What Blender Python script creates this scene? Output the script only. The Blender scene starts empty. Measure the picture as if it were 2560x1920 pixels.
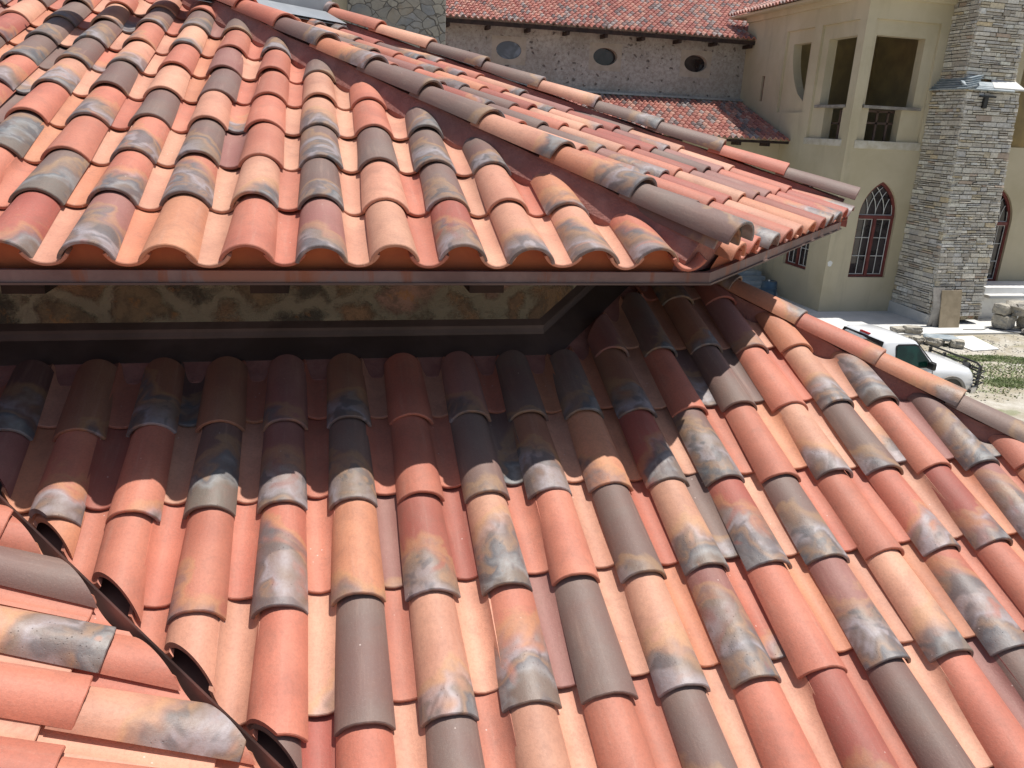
import bpy, bmesh, math, random
from mathutils import Vector, Matrix
from mathutils.geometry import tessellate_polygon
random.seed(7)
R=math.radians
C=bpy.context.scene.collection
H=6.3            # camera height above the ground
S=0.26           # one tile column spacing in metres
# ---------------------------------------------------------------- camera
cam=bpy.data.objects.new('camera',bpy.data.cameras.new('camera')); C.objects.link(cam)
ax=[Vector((0.97461564,-0.21937807,0.04469479)),Vector((0.02746779,0.31529088,0.94859748)),Vector((-0.22219334,-0.92329027,0.31331325))]
cam.matrix_world=Matrix(((ax[0].x,ax[1].x,ax[2].x,0),(ax[0].y,ax[1].y,ax[2].y,0),(ax[0].z,ax[1].z,ax[2].z,H),(0,0,0,1)))
cam.data.sensor_width=36; cam.data.lens=36*1973.87/2560; cam.data.clip_start=.05; cam.data.clip_end=2000
bpy.context.scene.camera=cam
# ---------------------------------------------------------------- world + sun
SUN=Vector((.27,.035,1)).normalized()
w=bpy.data.worlds.new('World'); bpy.context.scene.world=w; w.use_nodes=True
nt=w.node_tree; bg=nt.nodes['Background']; sk=nt.nodes.new('ShaderNodeTexSky'); sk.sky_type='NISHITA'; sk.sun_disc=False
el=math.asin(SUN.z); sk.sun_elevation=el; sk.sun_rotation=math.atan2(SUN.x,SUN.y); sk.dust_density=2.0
nt.links.new(sk.outputs[0],bg.inputs[0]); bg.inputs[1].default_value=.075
sl=bpy.data.lights.new('sun','SUN'); sl.energy=4.2; sl.angle=R(.55); sl.color=(1,.965,.91)
so=bpy.data.objects.new('sun',sl); C.objects.link(so); so.rotation_euler=SUN.to_track_quat('Z','Y').to_euler()
sc=bpy.context.scene
sc.view_settings.view_transform='Standard'; sc.view_settings.look='None'; sc.view_settings.exposure=0.36; sc.view_settings.gamma=1
sc.cycles.max_bounces=6; sc.cycles.diffuse_bounces=4

# ---------------------------------------------------------------- material helpers
class NT:
    def __init__(s,name):
        s.m=bpy.data.materials.new(name); s.m.use_nodes=True; s.t=s.m.node_tree; s.b=s.t.nodes['Principled BSDF']
    def n(s,typ,ins=None,**kw):
        x=s.t.nodes.new('ShaderNode'+typ)
        for k,v in kw.items(): setattr(x,k,v)
        for k,v in (ins or {}).items(): s.set(x.inputs[k],v)
        return x
    def set(s,sock,v):
        if hasattr(v,'is_output'): s.t.links.new(v,sock)
        else: sock.default_value=v
    def math(s,op,a,b=0.0,c=None,clamp=False):
        x=s.n('Math',operation=op,use_clamp=clamp); s.set(x.inputs[0],a); s.set(x.inputs[1],b)
        if c is not None: s.set(x.inputs[2],c)
        return x.outputs[0]
    def mix(s,f,a,b,mode='MIX'):
        x=s.n('Mix',data_type='RGBA',blend_type=mode); s.set(x.inputs[0],f); s.set(x.inputs[6],a); s.set(x.inputs[7],b); return x.outputs[2]
    def rng(s,v,a,b,c=0.0,d=1.0,smooth=True):
        x=s.n('MapRange',interpolation_type='SMOOTHSTEP' if smooth else 'LINEAR'); 
        for i,q in enumerate((v,a,b,c,d)): s.set(x.inputs[i],q)
        return x.outputs[0]
    def ramp(s,f,stops,interp='LINEAR'):
        x=s.n('ValToRGB'); x.color_ramp.interpolation=interp
        e=x.color_ramp.elements
        while len(e)<len(stops): e.new(.5)
        for q,(p,c) in zip(e,stops): q.position=p; q.color=(*c,1)
        s.set(x.inputs[0],f); return x.outputs[0]
    def noise(s,v,scale,detail=3,rough=.5,dist=0,w=None):
        x=s.n('TexNoise',{'Vector':v,'Scale':scale,'Detail':detail,'Roughness':rough,'Distortion':dist},noise_dimensions='4D' if w is not None else '3D')
        if w is not None: s.set(x.inputs['W'],w)
        return x.outputs[0]
    def bump(s,h,strength=.3,dist=.01,normal=None):
        x=s.n('Bump',{'Height':h,'Strength':strength,'Distance':dist}); 
        if normal: s.set(x.inputs['Normal'],normal)
        return x.outputs[0]
    def out(s,col=None,rough=None,nor=None,**kw):
        if col is not None: s.set(s.b.inputs['Base Color'],col)
        if rough is not None: s.set(s.b.inputs['Roughness'],rough)
        if nor is not None: s.set(s.b.inputs['Normal'],nor)
        for k,v in kw.items(): s.set(s.b.inputs[k.replace('_',' ')],v)
        return s.m
    def obj(s): return s.n('TexCoord').outputs['Object']
def rgb(*c): return (*c,1)

def mat_tile():
    t=NT('fired_clay'); oi=t.n('ObjectInfo'); o=t.obj()
    mp=t.n('VectorMath',{0:o,1:(1/S,1/S,1/S)},operation='MULTIPLY').outputs[0]
    rw=t.math('MULTIPLY',oi.outputs['Random'],97.0)
    sep=t.n('SeparateXYZ',{0:mp}); y=sep.outputs[1]; x=sep.outputs[0]
    A=oi.outputs['Alpha']
    n1=t.noise(mp,1.25,3,.55,.6,rw)
    n2=t.noise(mp,.9,2.5,.45,1.3,t.math('ADD',rw,13.0))
    n3=t.noise(mp,.9,2,.5,3.0,t.math('ADD',rw,31.0))
    # patch where the kiln flashed the clay, mostly towards the lower end
    a=t.math('MULTIPLY',A,1.55)
    r2=t.math('SUBTRACT',t.math('FRACT',t.math('MULTIPLY',oi.outputs['Random'],37.0)),.5); v=t.math('SUBTRACT',a,y); v=t.math('ADD',v,t.math('MULTIPLY',t.math('MULTIPLY',r2,x),2.4)); v=t.math('SUBTRACT',v,t.math('MULTIPLY',t.math('ADD',r2,.25),.35)); v=t.math('ADD',v,t.math('MULTIPLY',t.math('SUBTRACT',n1,.5),2.1))
    mask=t.rng(v,0.0,.46); mask=t.math('MULTIPLY',mask,t.rng(A,.02,.1))
    mask=t.math('MULTIPLY',mask,t.rng(n3,.25,.42,.35,1.0))
    fv=t.math('ADD',t.math('MULTIPLY',v,.52),t.math('MULTIPLY',t.math('SUBTRACT',n2,.5),1.0)); fv=t.math('ADD',fv,t.math('MULTIPLY',r2,.7)); fv=t.math('ADD',fv,.2)
    fc=t.ramp(fv,[(.0,(.13,.14,.145)),(.12,(.34,.21,.13)),(.22,(.22,.165,.125)),(.38,(.29,.245,.235)),(.46,(.33,.30,.31)),(.54,(.185,.155,.14)),(.62,(.28,.19,.13)),(.70,(.12,.135,.145)),(.82,(.25,.255,.25)),(.95,(.165,.14,.115))])
    fc=t.mix(t.rng(n3,.52,.62,0,.75),fc,rgb(.095,.10,.105))
    ring=t.math('MULTIPLY',t.rng(v,-.12,.06),t.math('SUBTRACT',1.0,t.rng(v,.1,.3)))
    ring=t.math('MULTIPLY',ring,t.rng(A,.02,.1))
    base=oi.outputs['Color']
    lv=t.noise(mp,.8,3,.5,.2,t.math('ADD',rw,57.0))
    base=t.mix(t.rng(lv,.3,.7,.0,.14),base,rgb(.62,.33,.22))
    base=t.mix(t.rng(lv,.62,.35,.0,.30),base,rgb(.27,.085,.06))
    fine=t.noise(mp,26,4,.65,0,rw)
    streak=t.noise(t.n('VectorMath',{0:mp,1:(9,.7,3)},operation='MULTIPLY').outputs[0],1.3,3,.6,0,rw)
    base=t.mix(t.rng(streak,.5,.8,0,.18),base,rgb(.55,.36,.28))
    col=t.mix(t.math('MULTIPLY',ring,.35),base,rgb(.50,.30,.13))
    col=t.mix(t.math('MULTIPLY',mask,.92),col,fc)
    col=t.mix(t.rng(fine,.42,.66,0,.17),col,rgb(.16,.08,.06)); gr=t.noise(mp,60,3,.7,0,rw); col=t.mix(t.rng(gr,.55,.72,0,.13),col,rgb(.66,.46,.36))
    vo=t.n('TexVoronoi',{'Vector':mp,'Scale':7.0,'Randomness':1.0}); 
    dn=t.noise(mp,3.0,2,.5,0,rw)
    dots=t.math('MULTIPLY',t.rng(vo.outputs[0],.10,.05),t.rng(dn,.56,.62))
    col=t.mix(t.math('MULTIPLY',dots,.55),col,rgb(.72,.60,.54))
    vp=t.n('TexVoronoi',{'Vector':mp,'Scale':17.0}); pits=t.math('MULTIPLY',t.rng(vp.outputs[0],.16,.06),t.math('MULTIPLY',mask,t.rng(dn,.48,.54)))
    col=t.mix(t.math('MULTIPLY',pits,.6),col,rgb(.05,.045,.045))
    col=t.mix(t.rng(t.noise(mp,2.6,4,.65,.6,rw),.45,.75,0,.30),col,rgb(.22,.11,.08))
    hgt=t.math('ADD',t.math('MULTIPLY',fine,.5),t.math('MULTIPLY',streak,.25)); hgt=t.math('SUBTRACT',hgt,t.math('MULTIPLY',pits,1.2)); hgt=t.math('ADD',hgt,t.math('MULTIPLY',t.noise(mp,6,3,.6,0,rw),t.math('MULTIPLY',mask,.8)))
    rough=t.math('SUBTRACT',.60,t.math('MULTIPLY',mask,.13)); rough=t.math('ADD',rough,t.math('MULTIPLY',fine,.08))
    return t.out(col,rough,t.bump(t.math('ADD',hgt,t.math('MULTIPLY',gr,.3)),.5,.004))
M={}
M['tile']=mat_tile()
def mat_simple(name,c1,c2,scale=4,rough=.8,bump=.3,bd=.004,det=6,metal=0,lo=.35,hi=.65):
    t=NT(name); o=t.obj(); n=t.noise(o,scale,det,.6,.3)
    f=t.noise(o,scale*9,4,.6)
    col=t.mix(t.rng(n,lo,hi),rgb(*c1),rgb(*c2))
    return t.out(col,rough,t.bump(t.math('ADD',f,n),bump,bd),Metallic=metal)
M['mortar']=mat_simple('painted_mortar',(.26,.105,.085),(.36,.16,.13),6,.75,.6,.01)
def mat_fascia():
    t=NT('stained_copper_edge'); o=t.obj(); a=t.noise(o,2.2,5,.65,.4); st=t.noise(t.n('VectorMath',{0:o,1:(7,7,.9)},operation='MULTIPLY').outputs[0],2.0,4,.6)
    col=t.mix(t.rng(a,.35,.65),rgb(.15,.085,.075),rgb(.24,.16,.145)); col=t.mix(t.rng(st,.54,.66,0,.7),col,rgb(.24,.075,.03)); col=t.mix(t.rng(a,.60,.68,0,.55),col,rgb(.30,.10,.04))
    return t.out(col,.6,t.bump(st,.3,.004),Metallic=.15)
M['fascia']=mat_fascia()
M['bronze']=mat_simple('bronze_metal',(.085,.055,.045),(.15,.10,.085),1.7,.6,.3,metal=.2)
M['valleymetal']=mat_simple('dark_valley_metal',(.17,.105,.09),(.26,.17,.15),3,.45,.1,metal=.15)
M['greymetal']=mat_simple('weathered_zinc',(.30,.32,.34),(.42,.44,.45),2,.4,.1,metal=.3)
M['closure']=mat_simple('terracotta_closure',(.42,.12,.045),(.33,.09,.04),5,.8,.2)
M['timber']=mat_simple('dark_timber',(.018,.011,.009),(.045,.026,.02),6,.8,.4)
def mat_stucco():
    t=NT('buff_stucco'); o=t.obj(); a=t.noise(o,.35,5,.6,.3); b=t.noise(t.n('VectorMath',{0:o,1:(1.6,1.6,.22)},operation='MULTIPLY').outputs[0],1.0,5,.65,.2); f=t.noise(o,30,4,.6)
    col=t.mix(t.rng(a,.35,.65),rgb(.48,.42,.285),rgb(.57,.505,.365)); col=t.mix(t.rng(b,.52,.72,0,.35),col,rgb(.33,.29,.21)); col=t.mix(t.rng(t.noise(o,2.5,5,.7),.55,.75,0,.25),col,rgb(.58,.53,.41))
    return t.out(col,.92,t.bump(t.math('ADD',f,t.noise(o,5,4,.6)),.35,.006))
M['stucco']=mat_stucco()
M['stucco_pale']=mat_simple('pale_cement_patch',(.60,.57,.50),(.48,.44,.34),3,.9,.4)
M['concrete']=mat_simple('pale_concrete',(.55,.55,.53),(.66,.65,.62),.8,.9,.3)
M['white_sheet']=mat_simple('white_board',(.80,.80,.78),(.74,.73,.70),2,.7,.1)
M['ply']=mat_simple('plywood',(.27,.215,.14),(.35,.28,.19),3,.8,.2)
M['plyside']=mat_simple('weathered_board',(.22,.20,.18),(.32,.30,.27),3,.8,.3)
M['redframe']=mat_simple('red_window_paint',(.12,.024,.022),(.18,.04,.035),6,.5,.2)
M['white']=mat_simple('white_muntin',(.66,.66,.64),(.58,.58,.56),4,.5,.1)
M['rock']=mat_simple('limestone_rock',(.50,.46,.38),(.30,.28,.25),2.2,.9,1,.05)
M['slate']=mat_simple('blue_grey_slab',(.22,.27,.30),(.36,.40,.42),2.5,.6,.5,.02)
M['black']=mat_simple('black_steel',(.015,.015,.016),(.03,.03,.03),5,.4,.1)
M['cable']=mat_simple('black_cable',(.04,.045,.05),(.06,.06,.07),5,.5,.1)
M['drum']=mat_simple('blue_plastic',(.02,.05,.09),(.04,.08,.12),2,.4,.1)
M['room']=mat_simple('unfinished_room_wall',(.46,.37,.20),(.34,.28,.17),1.2,.9,.3)
M['surround']=mat_simple('smooth_grey_plaster',(.38,.34,.28),(.45,.41,.35),3,.9,.3)
M['rubber']=mat_simple('tyre_rubber',(.02,.02,.02),(.035,.035,.035),8,.8,.3)
def mat_glass(name,c,rough=.06):
    t=NT(name); n=t.noise(t.obj(),2.0,2,.5,.5); return t.out(t.mix(t.rng(n,.4,.6),rgb(*c),rgb(c[0]*2.2,c[1]*2.2,c[2]*2.2)),rough,None,Specular_IOR_Level=.7)
M['glass']=mat_glass('dark_window_glass',(.020,.016,.018))
M['ovalglass']=mat_glass('slate_grey_glass',(.09,.105,.13),.3)
M['carglass']=mat_glass('tinted_car_glass',(.008,.008,.009))
M['greenglass']=mat_glass('green_car_glass',(.004,.022,.017),.06)
t=NT('white_car_paint'); M['paint']=t.out(rgb(.78,.79,.80),.25,None,Coat_Weight=.6,Coat_Roughness=.05)
t=NT('red_lens'); M['redlens']=t.out(rgb(.4,.01,.02),.2)
t=NT('chrome_grey'); M['chrome']=t.out(rgb(.6,.6,.62),.2,None,Metallic=.9)

def mat_rubble_dark():           # wall below the upper eave: rough stones smeared with mortar
    t=NT('rough_stone_in_mortar'); o=t.obj()
    d=t.n('VectorMath',{0:o,1:t.n('VectorMath',{0:t.n('TexNoise',{'Vector':o,'Scale':5.0,'Detail':4.0}).outputs['Color'],1:(.16,.16,.16)},operation='MULTIPLY').outputs[0]},operation='ADD').outputs[0]
    v=t.n('TexVoronoi',{'Vector':d,'Scale':3.6},feature='F1'); 
    e=t.n('TexVoronoi',{'Vector':d,'Scale':3.6},feature='DISTANCE_TO_EDGE')
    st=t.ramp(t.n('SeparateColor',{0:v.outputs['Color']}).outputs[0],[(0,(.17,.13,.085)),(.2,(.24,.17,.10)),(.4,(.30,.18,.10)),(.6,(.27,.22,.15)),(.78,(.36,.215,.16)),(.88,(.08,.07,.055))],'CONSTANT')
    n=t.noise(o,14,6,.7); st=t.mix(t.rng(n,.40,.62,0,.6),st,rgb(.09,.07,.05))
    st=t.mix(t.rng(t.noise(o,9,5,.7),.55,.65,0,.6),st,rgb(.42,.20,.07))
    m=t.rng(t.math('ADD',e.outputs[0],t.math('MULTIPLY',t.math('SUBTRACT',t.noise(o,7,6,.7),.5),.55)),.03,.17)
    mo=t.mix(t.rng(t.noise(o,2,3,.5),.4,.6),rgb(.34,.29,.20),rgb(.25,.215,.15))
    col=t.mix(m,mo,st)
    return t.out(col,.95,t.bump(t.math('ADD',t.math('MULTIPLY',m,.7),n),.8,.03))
M['rubble']=mat_rubble_dark()
def mat_wing():
    t=NT('grey_rubble_wall'); o=t.obj()
    sc_=t.n('VectorMath',{0:t.n('VectorMath',{0:o,1:t.n('VectorMath',{0:t.n('TexNoise',{'Vector':o,'Scale':2.2,'Detail':4.0}).outputs['Color'],1:(.5,.5,.5)},operation='MULTIPLY').outputs[0]},operation='ADD').outputs[0],1:(1,1,1.5)},operation='MULTIPLY').outputs[0]
    base=t.mix(t.rng(t.noise(o,.5,5,.65,.3),.35,.68),rgb(.36,.345,.315),rgb(.50,.485,.455))
    base=t.mix(t.rng(t.noise(o,7,6,.75),.4,.62,0,.6),base,rgb(.24,.21,.18))
    v=t.n('TexVoronoi',{'Vector':sc_,'Scale':3.1}); vn=t.noise(o,8,4,.6)
    k=t.rng(t.math('ADD',v.outputs[0],t.math('MULTIPLY',t.math('SUBTRACT',vn,.5),.35)),.27,.14)
    pick=t.rng(t.n('SeparateColor',{0:v.outputs['Color']}).outputs[0],.35,.5)
    k=t.math('MULTIPLY',k,pick)
    v2=t.n('TexVoronoi',{'Vector':sc_,'Scale':6.5}); k2=t.math('MULTIPLY',t.rng(t.math('ADD',v2.outputs[0],t.math('MULTIPLY',t.math('SUBTRACT',vn,.5),.4)),.24,.12),t.rng(t.n('SeparateColor',{0:v2.outputs['Color']}).outputs[1],.5,.7))
    col=t.mix(t.math('MULTIPLY',k,.85),base,rgb(.11,.095,.085)); col=t.mix(t.math('MULTIPLY',k2,.75),col,rgb(.13,.11,.10))
    return t.out(col,.95,t.bump(t.math('SUBTRACT',vn,t.math('ADD',k,t.math('MULTIPLY',k2,.5))),.7,.04))
M['wing']=mat_wing()
def mat_flag():
    t=NT('irregular_flagstone'); o=t.obj()
    d=t.n('VectorMath',{0:o,1:t.n('VectorMath',{0:t.n('TexNoise',{'Vector':o,'Scale':2.5,'Detail':2.0}).outputs['Color'],1:(.25,.25,.25)},operation='MULTIPLY').outputs[0]},operation='ADD').outputs[0]
    d=t.n('VectorMath',{0:d,1:(1,1,1.35)},operation='MULTIPLY').outputs[0]
    v=t.n('TexVoronoi',{'Vector':d,'Scale':4.3,'Randomness':1.0}); e=t.n('TexVoronoi',{'Vector':d,'Scale':4.3,'Randomness':1.0},feature='DISTANCE_TO_EDGE')
    st=t.ramp(t.n('SeparateColor',{0:v.outputs['Color']}).outputs[0],[(0,(.24,.23,.21)),(.2,(.33,.30,.25)),(.4,(.28,.28,.28)),(.6,(.38,.35,.29)),(.8,(.30,.25,.19)),(.92,(.22,.23,.24))],'CONSTANT')
    n=t.noise(o,9,6,.7); st=t.mix(t.rng(n,.4,.65,0,.5),st,rgb(.18,.165,.145))
    j=t.rng(e.outputs[0],.018,.04)
    st=t.mix(t.rng(t.noise(o,2.6,5,.7),.4,.62,0,.7),st,rgb(.31,.29,.25)); col=t.mix(j,t.mix(t.rng(t.noise(o,1.3,3,.5),.5,.62),rgb(.12,.11,.095),rgb(.30,.28,.25)),st)
    return t.out(col,.9,t.bump(t.math('ADD',j,t.math('MULTIPLY',n,.4)),.9,.03))
M['flag']=mat_flag()
def mat_ledge():
    t=NT('ledgestone'); o=t.obj(); a=t.n('Attribute',attribute_name='stone'); n=t.noise(o,11,6,.7); n2=t.noise(o,3,4,.6)
    col=t.mix(t.rng(n,.38,.68,0,.45),a.outputs['Color'],rgb(.24,.215,.17)); col=t.mix(t.rng(n2,.5,.7,0,.3),col,rgb(.50,.48,.43))
    return t.out(col,.92,t.bump(t.math('ADD',n,n2),.8,.02))
M['ledge']=mat_ledge()
def mat_fartile():
    t=NT('far_clay_tiles'); o=t.obj(); s=t.n('SeparateXYZ',{0:o})
    cx=t.math('FLOOR',t.math('DIVIDE',s.outputs[0],.245)); cy=t.math('FLOOR',t.math('DIVIDE',s.outputs[1],.38))
    wn=t.n('TexWhiteNoise',{'Vector':t.n('CombineXYZ',{0:cx,1:cy}).outputs[0]},noise_dimensions='3D')
    col=t.ramp(wn.outputs[0],[(0,(.45,.20,.155)),(.16,(.36,.135,.11)),(.32,(.54,.30,.23)),(.46,(.50,.21,.16)),(.58,(.25,.19,.175)),(.68,(.44,.18,.14)),(.8,(.36,.31,.29)),(.9,(.17,.14,.135))],'CONSTANT')
    n=t.noise(o,5,4,.6); col=t.mix(t.rng(n,.35,.7,0,.3),col,rgb(.26,.14,.11))
    return t.out(col,.65,t.bump(n,.3,.01))
M['fartile']=mat_fartile()
def mat_ground():
    t=NT('dry_ground'); o=t.obj()
    a=t.noise(o,.55,6,.65,.4); b=t.noise(o,3.5,6,.7); g=t.noise(o,.9,5,.6,.6)
    col=t.mix(t.rng(a,.38,.6),rgb(.34,.30,.22),rgb(.50,.47,.41)); col=t.mix(t.rng(b,.4,.66,0,.5),col,rgb(.30,.26,.19))
    col=t.mix(t.rng(g,.56,.66,0,.55),col,rgb(.16,.19,.08))
    return t.out(col,.95,t.bump(b,.8,.05))
M['ground']=mat_ground()
def mat_grass():
    t=NT('grass_blades'); n=t.noise(t.obj(),2.5,3,.6); return t.out(t.mix(t.rng(n,.35,.65),rgb(.20,.26,.10),rgb(.34,.36,.20)),.8)
M['grass']=mat_grass()

# ---------------------------------------------------------------- mesh helpers
def link(name,me,mat=None,parent=None):
    o=bpy.data.objects.new(name,me); C.objects.link(o)
    if mat is not None and me is not None and not me.materials: me.materials.append(mat)
    if parent is not None: o.parent=parent
    return o
def thing(name,label,cat,group=None,kind=None,loc=(0,0,0)):
    o=bpy.data.objects.new(name,None); C.objects.link(o); o.empty_display_size=.2; o.location=loc
    return tag(o,label,cat,group,kind)
def tag(o,label=None,cat=None,group=None,kind=None):
    if label: o['label']=label
    if cat: o['category']=cat
    if group: o['group']=group
    if kind: o['kind']=kind
    return o
class MB:
    def __init__(s): s.v=[]; s.f=[]
    def add(s,vs,fs): b=len(s.v); s.v+= [Vector(v) for v in vs]; s.f+=[tuple(b+i for i in f) for f in fs]; return s
    def quad(s,*p): return s.add(p,[tuple(range(len(p)))])
    def box(s,c,d,rot=0,tilt=None):
        hx,hy,hz=[q/2 for q in d]; m=Matrix.Rotation(rot,3,'Z')
        if tilt is not None: m=m@tilt
        vs=[Vector(c)+m@Vector((x*hx,y*hy,z*hz)) for x in(-1,1) for y in(-1,1) for z in(-1,1)]
        return s.add(vs,[(0,1,3,2),(4,6,7,5),(0,4,5,1),(2,3,7,6),(0,2,6,4),(1,5,7,3)])
    def bx(s,x0,x1,y0,y1,z0,z1): return s.box(((x0+x1)/2,(y0+y1)/2,(z0+z1)/2),(x1-x0,y1-y0,z1-z0))
    def tube(s,pts,r,n=8,closed=False):
        pts=[Vector(p) for p in pts]; b=len(s.v); up=Vector((0,0,1))
        for i,p in enumerate(pts):
            a=pts[max(i-1,0)]; c=pts[min(i+1,len(pts)-1)]; d=(c-a).normalized()
            u=d.cross(up); u=u.normalized() if u.length>.05 else d.cross(Vector((0,1,0))).normalized(); w_=u.cross(d)
            for k in range(n):
                t_=2*math.pi*k/n; s.v.append(p+(u*math.cos(t_)+w_*math.sin(t_))*r)
        for i in range(len(pts)-1):
            for k in range(n): k2=(k+1)%n; s.f.append((b+i*n+k,b+i*n+k2,b+(i+1)*n+k2,b+(i+1)*n+k))
        s.f.append(tuple(b+k for k in range(n))[::-1]); s.f.append(tuple(b+(len(pts)-1)*n+k for k in range(n)))
        return s
    def build(s,name,mat,parent=None,bevel=0,smooth=False,ang=40):
        me=bpy.data.meshes.new(name); me.from_pydata([tuple(v) for v in s.v],[],s.f); me.materials.append(mat)
        bm=bmesh.new(); bm.from_mesh(me)
        if bevel>0: bmesh.ops.bevel(bm,geom=[e for e in bm.edges if len(e.link_faces)==2 and e.calc_face_angle(0)>R(30)],offset=bevel,segments=2,profile=.6,affect='EDGES',clamp_overlap=True)
        bmesh.ops.recalc_face_normals(bm,faces=bm.faces); bm.to_mesh(me); bm.free()
        if smooth or bevel>0: me.shade_smooth(); me.set_sharp_from_angle(angle=R(ang))
        return link(name,me,None,parent)
def project(P):
    q=cam.matrix_world.inverted()@Vector(P)
    if q.z>-.3: return None
    f=1973.87; return (1280+f*q.x/-q.z, 960-f*q.y/-q.z)

# ---------------------------------------------------------------- roof tiles
ER=1.683
def shell(L,a0,h0,z0,a1,h1,z1,th=.055,up=True,ns=16,nl=5,seed=0):
    rr=random.Random(seed); vs=[];fs=[]
    def prof(a,h,off):
        Rr=(a*a+h*h)/(2*h); ph=math.asin(min(1,a/Rr)); 
        if h>a: ph=math.pi-ph
        out=[]
        for i in range(ns+1):
            t_=-ph+2*ph*i/ns; out.append(((Rr+off)*math.sin(t_),(Rr+off)*math.cos(t_)-(Rr-h)))
        return out
    ys=[0,.012]+[L*k/nl for k in range(1,nl+1)]
    w1=rr.uniform(-.008,.008); w2=rr.uniform(-.01,.01)
    for layer in (0,1):
        for iy,y in enumerate(ys):
            t_=y/L; a=a0+(a1-a0)*t_; h=h0+(h1-h0)*t_; z=z0+(z1-z0)*t_
            off=(0 if layer==0 else -th)
            if iy==0: off+= (-.012 if layer==0 else .010)
            for (x,zz) in prof(a,h,off):
                if not up: zz=-zz
                dx=w1*math.sin(t_*3.1); dz=w2*math.sin(t_*3.1)
                je=(.003*math.sin(x*17+seed)+.0015*math.sin(x*53+seed*3)+w1*1.5*x*3) if iy<2 else 0; vs.append(((x+dx)*S,(y+je)*S,(zz+z+dz+(.002*math.sin(x*13+seed*5) if iy<2 else 0))*S))
    n=ns+1; m=len(ys)
    for layer in (0,1):
        b=layer*n*m
        for j in range(m-1):
            for i in range(ns):
                q=(b+j*n+i,b+j*n+i+1,b+(j+1)*n+i+1,b+(j+1)*n+i); fs.append(q if layer==0 else q[::-1])
    b=n*m
    for i in range(ns): fs.append((i,b+i,b+i+1,i+1)); k=(m-1)*n; fs.append((k+i,k+i+1,b+k+i+1,b+k+i))
    for j in range(m-1): fs.append((j*n,(j+1)*n,b+(j+1)*n,b+j*n)); i=ns; fs.append((j*n+i,b+j*n+i,b+(j+1)*n+i,(j+1)*n+i))
    return vs,fs
def tmesh(name,args,**kw):
    out=[]
    for sd in range(6):
        q=random.Random(sd*7+1); w_=1+q.uniform(-.035,.035); h_=1+q.uniform(-.05,.05); A_=(args[0],args[1]*w_,args[2]*h_,args[3],args[4]*w_,args[5]*h_,args[6])
        vs,fs=shell(*A_,seed=sd+11,**kw); me=bpy.data.meshes.new(name); me.from_pydata(vs,[],fs)
        bm=bmesh.new(); bm.from_mesh(me); bmesh.ops.recalc_face_normals(bm,faces=bm.faces); bm.to_mesh(me); bm.free()
        me.materials.append(M['tile']); me.shade_smooth(); me.set_sharp_from_angle(angle=R(38)); out.append(me)
    return out
COVER=tmesh('cover_tile',(ER+.27,.365,.265,.0,.315,.215,-.045))
PAN=tmesh('pan_tile',(ER+.25,.285,.19,.07,.30,.20,-.005),up=False)
CAP=tmesh('hip_tile',(1.9+.3,.40,.33,.02,.33,.27,-.06))
PAL={'T':(.51,.168,.107),'O':(.56,.23,.125),'R':(.345,.085,.062),'P':(.61,.305,.20),'G':(.135,.108,.097),'M':(.275,.125,.11),'K':(.075,.062,.06),'B':(.27,.12,.07)}
def col_of(code,rr):
    c=PAL[code[0]]; fl=int(code[1])/9 if len(code)>1 else 0
    j=rr.uniform(.86,1.12); k=rr.uniform(-.05,.05)*c[0]
    return (c[0]*j,(c[1]+k*.5)*j,(c[2]+k*.3)*j, min(1,fl*rr.uniform(.7,1.1)))
def rnd_code(rr):
    return rr.choices(['T','O','R','P','G','M'],[30,12,12,18,14,9])[0]+rr.choices(['0','3','5','7'],[66,12,14,8])[0]
def rnd_pan(rr):
    return rr.choices(['T','P','O','M','R','G'],[38,40,12,5,2,3])[0]+rr.choices(['0','4','7'],[95,3,2])[0]
def put_tile(kind,meshes,Mx,code,rr,parent,clips=(),seed=0):
    me=meshes[rr.randrange(len(meshes))]
    j=Matrix.Translation((rr.uniform(-.012,.012)*S,rr.uniform(-.045,.045)*S,rr.uniform(0,.014)*S))@Matrix.Rotation(rr.uniform(-.02,.02),4,'Z')@Matrix.Rotation(rr.uniform(-.014,.014),4,'Y')
    Mw=Mx@j
    for (pc,no,*mn) in clips:                                # keep the side the normal points away from
        vv=[(Mw@v.co-pc).dot(no) for v in me.vertices]
        if max(vv)<=0: continue
        if min(vv)>=-(mn[0] if mn else .13): return None
        bm=bmesh.new(); bm.from_mesh(me); inv=Mw.inverted(); pl=inv@pc; nl=(inv.to_3x3()@no).normalized()
        g=bmesh.ops.bisect_plane(bm,geom=bm.verts[:]+bm.edges[:]+bm.faces[:],plane_co=pl,plane_no=nl,clear_outer=True)
        ed=[e for e in g['geom_cut'] if isinstance(e,bmesh.types.BMEdge)]
        try: bmesh.ops.edgenet_fill(bm,edges=ed)
        except Exception: pass
        for f in bm.faces: 
            if len(f.verts)>4: f.smooth=False
        bmesh.ops.recalc_face_normals(bm,faces=bm.faces)
        me2=bpy.data.meshes.new(kind); bm.to_mesh(me2); bm.free()
        if not me2.materials: me2.materials.append(M['tile'])
        me=me2; me.set_sharp_from_angle(angle=R(38))
    o=bpy.data.objects.new(kind,me); C.objects.link(o); o.matrix_world=Mw; o.parent=parent; o.color=col_of(code,rr)
    return o
def V(x,y,z): return Vector((x*S,y*S,z*S+H))             # roof units -> metres
def frame(o,ex,ey):
    ex=ex.normalized(); ez=ex.cross(ey).normalized(); ey=ez.cross(ex)
    m=Matrix((ex,ey,ez)).transposed().to_4x4(); m.translation=o; return m
def inview(P,mx=120,my=120):
    q=project(P); return q is not None and -mx<q[0]<2560+mx and -my<q[1]<1920+my
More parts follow.
